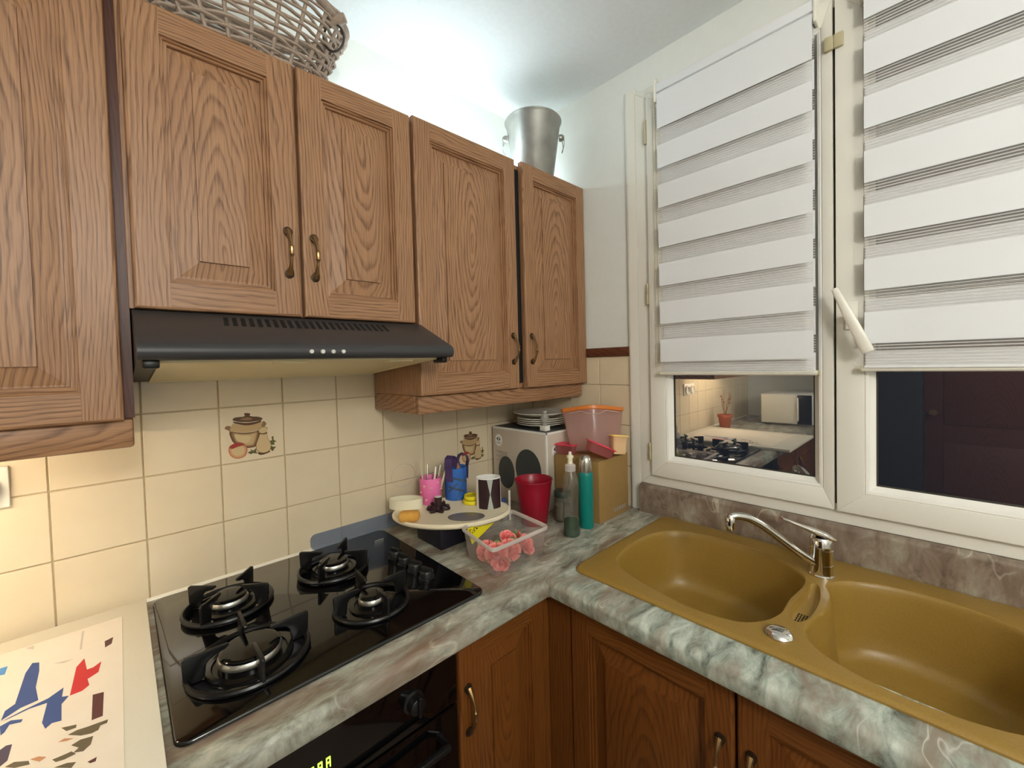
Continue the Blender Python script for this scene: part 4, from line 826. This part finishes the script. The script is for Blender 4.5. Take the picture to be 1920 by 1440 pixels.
MB().tube([fm @ Vector(q_) for q_ in ((-0.088, -0.030, FH * 0.85), (-0.050, -0.052, FH * 0.87), (-0.030, -0.062, FH * 0.81), (0.0, -0.063, FH * 0.78), (0.022, -0.062, FH * 0.81), (0.040, -0.054, FH * 0.87), (0.088, -0.030, FH * 0.85))], 0.0013, 6).build('lid_tab', 'tub_rim', fbx)
food_box('food_box', (1.280, -0.356, QT + 0.0005), 0.15, 0, 0, 0.048, 0.078, 0.036, 'tupper_pink', 'lid_pink', 'small pink-lidded food box lying flat by the appliance carton', group='pink-lidded food boxes', r=0.008)
food_box('food_box', (1.286, -0.486, QT + 0.016), -0.62, 0.42, 0.0, 0.095, 0.055, 0.034, 'tupper_pink', 'lid_pink', 'small pink-lidded food box tilted across the front of the brown carton', group='pink-lidded food boxes', r=0.008)
food_box('food_box', (1.374, -0.509, QT + 0.004), -0.5, 0.12, -0.10, 0.058, 0.034, 0.066, 'beige', 'lid_yellow', 'small beige food box with yellow lid on the brown carton', r=0.008)

# ------------------------------------------------------------------ bottles and cups in front of the boxes
th = thing('vacuum_flask', (1.201, -0.497, CT), 'slim teal vacuum flask with steel cap beside the brown carton', 'flask')
MB().lathe([(0.0215, 0), (0.0232, 0.003), (0.0235, 0.172), (0.0225, 0.181), (0.0205, 0.183)], (1.201, -0.497, CT + 0.0003), 28).build('flask_body', 'teal', th)
MB().lathe([(0.0205, 0.181), (0.0212, 0.184), (0.0208, 0.214), (0.0185, 0.228), (0.012, 0.236), (0.003, 0.238)], (1.201, -0.497, CT), 28).build('cap', 'steel', th)
sb = thing('soap_bottle', (1.117, -0.502, CT), 'clear washing-up bottle with a little green liquid left', 'bottle')
bp = [(0.018, 0.0), (0.0268, 0.003), (0.0275, 0.012), (0.0245, 0.03), (0.0225, 0.06), (0.0228, 0.10), (0.026, 0.135), (0.0265, 0.155), (0.0235, 0.175), (0.0185, 0.192), (0.0150, 0.202), (0.0140, 0.206)]
MB().lathe(bp, (1.117, -0.502, CT + 0.0003), 28, sx=0.98, sy=0.98, cap1=False).build('bottle_shell', 'bottle_clear', sb)
MB().lathe([(0.017, 0.001), (0.0256, 0.004), (0.0262, 0.012), (0.0232, 0.03), (0.0218, 0.050), (0.004, 0.050)], (1.117, -0.502, CT + 0.0003), 28).build('green_liquid', 'soap_green', sb)
MB().lathe([(0.0150, 0.202), (0.0165, 0.203), (0.0165, 0.221), (0.013, 0.224), (0.008, 0.226)], (1.117, -0.502, CT), 20).build('collar', 'tub_rim', sb)
MB().lathe([(0.0085, 0.224), (0.0075, 0.240), (0.0110, 0.246), (0.0105, 0.250), (0.0055, 0.253), (0.0045, 0.262), (0.002, 0.263)], (1.117, -0.502, CT), 16).build('push_cap', 'white_plastic2', sb)
tag(MB().lathe([(0.042, 0), (0.044, 0.002), (0.058, 0.11), (0.063, 0.146), (0.0648, 0.148), (0.0635, 0.150), (0.0610, 0.147), (0.056, 0.11), (0.042, 0.006), (0.003, 0.005)], (1.112, -0.345, CT + 0.0003), 40).build('tumbler', 'red_cup'), 'dark red plastic tumbler in front of the appliance carton', 'tumbler')
jr = thing('jar', (1.193, -0.393, CT), 'glass jar with dark lid and seeds between tumbler and brown carton', 'jar')
MB().lathe([(0.024, 0), (0.027, 0.003), (0.027, 0.080), (0.024, 0.086)], (1.193, -0.400, CT + 0.0003), 24, cap1=False).build('jar_glass', 'glass_jar', jr)
MB().lathe([(0.023, 0.002), (0.0255, 0.004), (0.0255, 0.055), (0.004, 0.060)], (1.193, -0.400, CT + 0.0003), 20).build('jar_contents', 'seeds', jr)
MB().lathe([(0.0262, 0.083), (0.0275, 0.085), (0.0275, 0.100), (0.025, 0.103), (0.003, 0.103)], (1.193, -0.400, CT + 0.0003), 24).build('jar_lid', 'jar_lid', jr)
ct_ = thing('clothes_peg_holder', (1.055, -0.245, CT), 'small clear holder with blue clip and white stick behind the tumbler', 'holder')
MB().box(1.040, 1.066, -0.262, -0.236, CT + 0.0003, CT + 0.062, 0.002).build('clear_cup', 'crystal', ct_)
MB().box(1.039, 1.067, -0.252, -0.243, CT + 0.062, CT + 0.075, 0.002).build('blue_clip', 'a_blue', ct_)
MB().box(1.065, 1.071, -0.272, -0.266, CT + 0.0003, CT + 0.105, 0.001).build('white_stick', 'plastic_white', ct_)

# ------------------------------------------------------------------ round tray on a dark box, with craft things
TX, TY, TZ = 0.854, -0.235, -0.062
tag(MB().box(0.772, 0.895, -0.295, -0.160, CT + 0.0005, TZ - 0.0125, 0.004).build('dark_box', 'navy'), 'dark blue box propping up the round white tray', 'box')
tm = Matrix.Translation((TX, TY, TZ)) @ Matrix.Rotation(math.radians(-44), 4, 'Z')
tr_ = MB().lathe([(0.150, -0.012), (0.176, -0.011), (0.184, -0.005), (0.184, 0.001), (0.178, 0.004), (0.171, 0.0015), (0.165, 0.0), (0.004, 0.0)], (0, 0, 0), 64, mtx=tm, sy=0.70)
tag(tr_.build('round_tray', 'tray_white'), 'oval white tray with thick rim holding craft things by the hob', 'tray')
TT = TZ + 0.0004
t = MB(); m_ = Matrix.Translation((0.771, -0.098, TT)) @ Matrix.Rotation(math.radians(-44), 4, 'Z')
t.lathe([(0.0545, 0.0), (0.0545, 0.031), (0.0525, 0.031), (0.0525, 0.0)], (0, 0, 0), 48, mtx=m_, sy=0.52, cap0=False, cap1=False)
tag(t.build('pastry_ring', 'white_plastic2'), 'thin white oval pastry ring at the left edge of the tray', 'ring')
t = MB(); m_ = rotz(math.radians(-40), (0.719, -0.212, TT)); t.box(-0.030, 0.030, -0.020, 0.020, 0.0, 0.029, 0.011, mtx=m_, seg=3)
tag(t.build('sponge', 'sponge'), 'yellow and orange sponge at the left rim of the tray', 'sponge')
pk = thing('pink_pot', (0.855, -0.112, TT), 'pink brush pot with pale dots standing on the tray', 'pot')
MB().lathe([(0.034, 0), (0.0355, 0.002), (0.0352, 0.045), (0.0362, 0.083), (0.0350, 0.085), (0.0335, 0.083), (0.033, 0.006), (0.003, 0.005)], (0.855, -0.112, TT), 36).build('pot', 'pink', pk)
for a, z in ((-2.75, 0.062), (-2.05, 0.057), (-1.35, 0.070), (-2.55, 0.018), (-1.6, 0.025), (-0.75, 0.045), (-0.95, 0.012), (-3.2, 0.04), (0.2, 0.05), (1.4, 0.03)):
    dd = Vector((math.cos(a), math.sin(a), 0)); MB().lathe([(0.0042, -0.001), (0.0042, 0.0015), (0.0025, 0.003)], n=12, mtx=Matrix.Translation(Vector((0.855, -0.112, TT + z)) + dd * 0.0355) @ dd.to_track_quat('Z', 'Y').to_matrix().to_4x4()).build('dot', 'pink_dot', pk)
brs = [((0.838, -0.098), (0.832, -0.092, 0.168), 'handle_brush', 'slender pale-handled paint brush standing tallest in the pink pot', 0.0028),
       ((0.850, -0.100), (0.862, -0.085, 0.122), 'steel', 'thin silver paint brush leaning back in the pink pot', 0.0016),
       ((0.855, -0.120), (0.872, -0.122, 0.118), 'plastic_white', 'white-handled tool in the middle of the pink pot', 0.0034),
       ((0.864, -0.122), (0.884, -0.132, 0.124), 'steel', 'shiny metal tool at the right of the pink pot', 0.0042),
       ((0.866, -0.108), (0.893, -0.115, 0.119), 'black', 'short black brush at the right of the pink pot', 0.0028),
       ((0.870, -0.126), (0.902, -0.141, 0.115), 'handle_brush', 'pale wooden stick leaning furthest right in the pink pot', 0.0036)]
for (bx, by), (tx, ty, tz), m1, lb, r in brs:
    a = Vector((bx, by, TT + 0.008)); b = Vector((tx, ty, TT + tz))
    tag(MB().tube([a, a.lerp(b, .5), a.lerp(b, .62), a.lerp(b, .7), a.lerp(b, .97), b], [r * .8, r, r * 1.25, r, r * .75, r * .4], 8).build('paint_brush', m1), lb, 'brush', 'tools in the pink pot')
bb_ = thing('blue_pot', (0.938, -0.140, TT), 'blue pot with grey lines and curled purple felt handles', 'pot')
MB().lathe([(0.034, 0), (0.0365, 0.002), (0.0375, 0.05), (0.0385, 0.108), (0.0370, 0.109), (0.0355, 0.107), (0.034, 0.006), (0.003, 0.005)], (0.938, -0.140, TT), 36).build('pot', 'blue', bb_)
t = MB()
for a0, z0, a1, z1 in ((-2.9, 0.050, -1.3, 0.030), (-2.2, 0.002, -1.1, 0.085), (-2.4, 0.078, -0.9, 0.060), (-1.45, 0.108, -1.2, 0.05), (-2.9, 0.03, -2.0, 0.06)):
    for i in range(10):
        s0, s1 = i / 10, (i + 1) / 10; q = []
        for s, dz in ((s0, -.0035), (s1, -.0035), (s1, .0035), (s0, .0035)):
            a = a0 + (a1 - a0) * s; z = z0 + (z1 - z0) * s + dz; R = 0.0372 + 0.0014 * z / 0.11; q.append((0.938 + R * math.cos(a), -0.140 + R * math.sin(a), TT + max(0, z)))
        t.mesh(q, [(0, 1, 2, 3)])
t.build('grey_lines', 'blue_line', bb_)
for a in (-2.75, -0.35):
    dd = Vector((math.cos(a), math.sin(a), 0)); sd = Vector((-math.sin(a), math.cos(a), 0)); c0 = Vector((0.938, -0.140, TT)) + dd * 0.0395; rr = []
    for s, (r_, z_) in enumerate(((0.0, 0.066), (0.0015, 0.085), (0.002, 0.108), (0.006, 0.126), (0.002, 0.144), (-0.012, 0.152), (-0.025, 0.146), (-0.031, 0.130), (-0.026, 0.112))):
        nrm = 0.0016; c = c0 + dd * r_ + Vector((0, 0, z_)); rr.append([c + sd * 0.0135 + dd * nrm, c - sd * 0.0135 + dd * nrm, c - sd * 0.0135 - dd * nrm, c + sd * 0.0135 - dd * nrm])
    MB().rings(rr).build('felt_handle', 'purple', bb_)
tag(MB().tube([(0.940, -0.135, TT + 0.006), (0.947, -0.146, TT + 0.112), (0.950, -0.150, TT + 0.127)], [0.004, 0.006, 0.003], 8).build('craft_stick', 'a_rust'), 'orange wooden stick poking out of the blue pot', 'stick')
dk = thing('plum_stamp', (0.829, -0.197, TT), 'dark plum fondant stand with lobed base and stub on the tray', 'stand')
prof = [((0.030 + 0.008 * math.cos(6 * a)) * math.cos(a), (0.030 + 0.008 * math.cos(6 * a)) * math.sin(a)) for a in [2 * PI * i / 48 for i in range(48)]]
m_ = rotz(0.3, (0.829, -0.197, TT))
MB().rings([[m_ @ Vector((a * k, b * k, z)) for a, b in prof] for k, z in ((0.96, 0), (1, 0.003), (0.98, 0.009), (0.70, 0.014))]).build('lobed_base', 'dark_plum', dk)
for k in range(5):
    a = k * 1.257 + 0.4; MB().lathe([(0.002, -0.0065), (0.0065, 0), (0.002, 0.0065)], (0.829 + 0.031 * math.cos(a), -0.197 + 0.031 * math.sin(a), TT + 0.0135), 10).build('lobe', 'dark_plum', dk)
MB().lathe([(0.0125, 0.010), (0.0120, 0.034), (0.0125, 0.041), (0.011, 0.042)], (0.829, -0.197, TT), 18).build('stub', 'dark_plum', dk)
MB().lathe([(0.0105, 0.0421), (0.0105, 0.0430)], (0.829, -0.197, TT), 18).build('stub_top', 'logo_white', dk)
for i, (lb, z, r) in enumerate((('lower yellow plastic lid beside the brown-striped card tube', 0.0, 0.031), ('upper yellow plastic lid beside the brown-striped card tube', 0.0135, 0.027))):
    tag(MB().lathe([(r * .94, 0.0), (r, 0.002), (r, 0.011), (r * .96, 0.013), (r * .88, 0.013), (r * .86, 0.009), (0.003, 0.009)], (0.945, -0.222, TT + z), 32).build('yellow_lid', 'yellow'), lb, 'lid', 'yellow lids on the tray')
cd = thing('card_tube', (0.958, -0.292, TT), 'white and brown card tube with a torn silver stripe on the tray', 'tube')
m_ = rotz(math.radians(-44), (0.958, -0.292, TT))
sec = [(0.036 * math.cos(a) * (1 + 0.10 * math.cos(2 * a)), 0.030 * math.sin(a)) for a in [2 * PI * i / 40 for i in range(40)]]
MB().rings([[m_ @ Vector((a * k, b * k, z)) for a, b in sec] for k, z in ((1, 0), (1, 0.094), (0.985, 0.097), (0.95, 0.096), (0.94, 0.004))], True, False, True).build('card_body', 'logo_white', cd)
def wrap(i0, i1, z0, z1, wob, mm, nm, off):
    t = MB()
    for k in range(12):
        za, zb_ = z0 + (z1 - z0) * k / 12, z0 + (z1 - z0) * (k + 1) / 12
        def P(idx, z): i = int(idx) % 40; fr = idx - int(idx); a = Vector(sec[i]); b = Vector(sec[(i + 1) % 40]); q = a.lerp(b, fr) * off; return m_ @ Vector((q.x, q.y, z))
        e = [wob[0](za / 0.094), wob[0](zb_ / 0.094)]; f = [wob[1](za / 0.094), wob[1](zb_ / 0.094)]; n_ = 6
        for j in range(n_):
            a0, a1 = [i0 + e[q] + (i1 + f[q] - i0 - e[q]) * j / n_ for q in (0, 1)], [i0 + e[q] + (i1 + f[q] - i0 - e[q]) * (j + 1) / n_ for q in (0, 1)]
            t.mesh([P(a0[0], za), P(a1[0], za), P(a1[1], zb_), P(a0[1], zb_)], [(0, 1, 2, 3)])
    t.build(nm, mm, cd)
tri = lambda s: 1.8 * abs(s - 0.5) * 2 - 0.9
wrap(24.0, 30.5, 0.0, 0.0935, (lambda s: 0, lambda s: -tri(s)), 'dark_plum', 'brown_panel', 1.012)
wrap(32.5, 38.5, 0.0, 0.0935, (lambda s: tri(s) * 0.9, lambda s: 0), 'dark_plum', 'brown_panel', 1.012)
wrap(30.5, 32.5, 0.0, 0.094, (lambda s: -tri(s), lambda s: tri(s) * 0.9), 'foil_grey', 'torn_stripe', 1.008)
m_ = Matrix.Translation((0.853, -0.312, TT)) @ Matrix.Rotation(math.radians(-44), 4, 'Z')
tag(MB().lathe([(0.055, 0.0), (0.056, 0.0012), (0.050, 0.002), (0.004, 0.0016)], (0, 0, 0), 36, mtx=m_, sy=0.62).build('grey_disc', 'grey_film'), 'flat grey marbled disc at the front of the tray', 'disc')
tag(MB().tube([(0.815 + 0.045 * math.cos(a), -0.0035 - 0.002 * math.sin(a), 0.018 + 0.040 * math.sin(a)) for a in [2 * PI * i / 48 for i in range(48)]], 0.0008, 5, closed=True).build('wire_loop', 'tub_rim'), 'thin clear loop leaning on the tiles left of the pink pot', 'loop')
pts = rrect(0.506, 0.80, CT + 0.0005, CT + 0.046, 0.016, 5)
tag(MB().prism(pts, lambda u, v, w_: (u, -0.0085 - w_ + (v - CT) * 0.10, v), 0.0, 0.003).build('blue_sheet', 'blue_film'), 'translucent blue plastic strip standing against the tiles behind the hob', 'sheet')

# ------------------------------------------------------------------ clear tub of fabric roses
tu = thing('clear_tub', (0.875, -0.447, CT), 'open clear plastic tub of pink roses on the worktop corner', 'tub')
TC = [Vector((0.762, -0.541)), Vector((0.970, -0.542)), Vector((0.990, -0.366)), Vector((0.795, -0.363))]
ctr = sum(TC, Vector((0, 0))) / 4
def tub_ring(k, z, r=0.018, n=5):
    q = [ctr + (p - ctr) * k for p in TC]; out = []
    for i in range(4):
        p, a, b = q[i], q[i - 1], q[(i + 1) % 4]; da, db = (a - p).normalized() * r, (b - p).normalized() * r
        for j in range(n + 1):
            s = j / n; v = (p + da) * (1 - s) ** 2 + p * 2 * s * (1 - s) + (p + db) * s * s; out.append((v.x, v.y, z))
    return out
TH = 0.084
MB().rings([tub_ring(0.10, CT + 0.0012), tub_ring(0.84, CT + 0.0006), tub_ring(0.88, CT + 0.004), tub_ring(0.97, CT + TH - 0.008)], True, True, False).build('tub_wall', 'tub_clear', tu)
MB().rings([tub_ring(0.965, CT + TH - 0.011), tub_ring(1.0, CT + TH - 0.010), tub_ring(1.012, CT + TH - 0.007), tub_ring(1.012, CT + TH - 0.003), tub_ring(1.0, CT + TH), tub_ring(0.968, CT + TH), tub_ring(0.955, CT + TH - 0.004)], True, False, False, loop=True).build('rim', 'tub_rim', tu)
yb = lambda s: TC[3].lerp(TC[2], s)
t = MB(); z1 = CT + TH - 0.008; q0, q1, q2 = yb(0.05), yb(0.70), yb(0.10); inn = Vector((0.02, -0.9)).normalized()
V = [(q0.x + 0.006, q0.y - 0.009, z1), (q1.x, q1.y - 0.009, z1), (q2.x + 0.008, q2.y - 0.014, z1 - 0.048)]
t.mesh(V, [(0, 1, 2)]); st = t.build('price_sticker', 'yellow', tu, smooth=0)
t = MB()
for i in range(6):
    s = i / 6; a = Vector(V[0]).lerp(Vector(V[2]), 0.15 + s * 0.7); b = Vector(V[0]).lerp(Vector(V[1]), 0.72 - 0.5 * s); b = a.lerp(b, 0.75 * (1 - s) + 0.05)
    for j in range(4):
        c0, c1 = a.lerp(b, j / 4 + 0.04), a.lerp(b, j / 4 + 0.18); t.mesh([c0 + Vector((0, -0.0003, 0.0012)), c1 + Vector((0, -0.0003, 0.0012)), c1 + Vector((0, -0.0003, -0.0012)), c0 + Vector((0, -0.0003, -0.0012))], [(0, 1, 2, 3)])
t.build('small_print', 'ink', st, smooth=0)
def rose(loc, R, tilt, az, label, leafside):
    r = thing('fabric_rose', loc, label, 'rose', 'fabric roses in the tub')
    mt = Matrix.Translation(loc) @ Matrix.Rotation(az, 4, 'Z') @ Matrix.Rotation(tilt, 4, 'Y')
    for layer, (n_, r0, h0, op, mm) in enumerate(((3, 0.20, 1.0, 0.10, 'petal'), (4, 0.45, 1.02, 0.30, 'petal2'), (5, 0.72, 0.95, 0.55, 'petal'), (6, 0.95, 0.80, 0.90, 'petal2'))):
        for k in range(n_):
            a0 = 2 * PI * (k + 0.5 * layer) / n_; wdt = 1.35 * PI / n_ + 0.25; g = []
            for i in range(4):
                s = i / 3
                row = []
                for j in range(5):
                    a = a0 + wdt * (j / 4 - 0.5); rr_ = R * (0.12 + (r0 - 0.12) * math.sin(s * PI / 2) + op * 0.28 * s ** 3)
                    z = R * (0.05 + h0 * s * (1 - 0.14 * op * s)) - R * 0.16 * s * (abs(j / 4 - 0.5) * 2) ** 2
                    row.append((rr_ * math.cos(a), rr_ * math.sin(a), z - R * 0.5))
                g.append(row)
            MB().rings(g, False, False, False, mtx=mt).build('petal', mm, r)
    for k in range(2):
        a = leafside + k * 2.1; dd = Vector((math.cos(a), math.sin(a), 0)); sd = Vector((-math.sin(a), math.cos(a), 0)); g = []
        for s, wd in ((0, .06), (.3, .40), (.6, .46), (.85, .28), (1, .02)):
            c = dd * (R * (0.62 + 0.66 * math.sin(s * 1.5))) + Vector((0, 0, R * (-0.5 + 1.0 * s))); g.append([c + sd * (wd * R), c + dd * (0.05 * R), c - sd * (wd * R)])
        MB().rings(g, False, False, False, mtx=mt).build('leaf', 'leaf', r)
RS = [((0.826, -0.440, 0.026), 0.023, 0.9, 3.6, 'pink fabric rose at the left wall of the clear tub', 2.0),
      ((0.828, -0.478, 0.028), 0.025, 0.8, 4.0, 'open pink fabric rose left of centre at the front of the tub', 3.0),
      ((0.868, -0.486, 0.028), 0.025, 0.8, 4.3, 'open pink fabric rose right of centre at the front of the tub', 0.5),
      ((0.812, -0.512, 0.022), 0.020, 1.9, 3.9, 'fallen pink rose with big leaf in the nearest corner of the tub', 0.0),
      ((0.925, -0.492, 0.026), 0.024, 1.0, 5.0, 'pink fabric rose with green leaf by the right front wall of the tub', 3.4),
      ((0.940, -0.452, 0.030), 0.021, 0.9, 5.6, 'pink fabric rose in the right corner of the tub', 3.6),
      ((0.890, -0.455, 0.045), 0.020, 0.6, 4.6, 'small pink rose lying on top of the others in the middle of the tub', 4.2)]
for loc, R, tl, az, lb, ls in RS: rose((loc[0], loc[1], CT + loc[2] + 0.002), R * 1.06, tl, az, lb, ls)
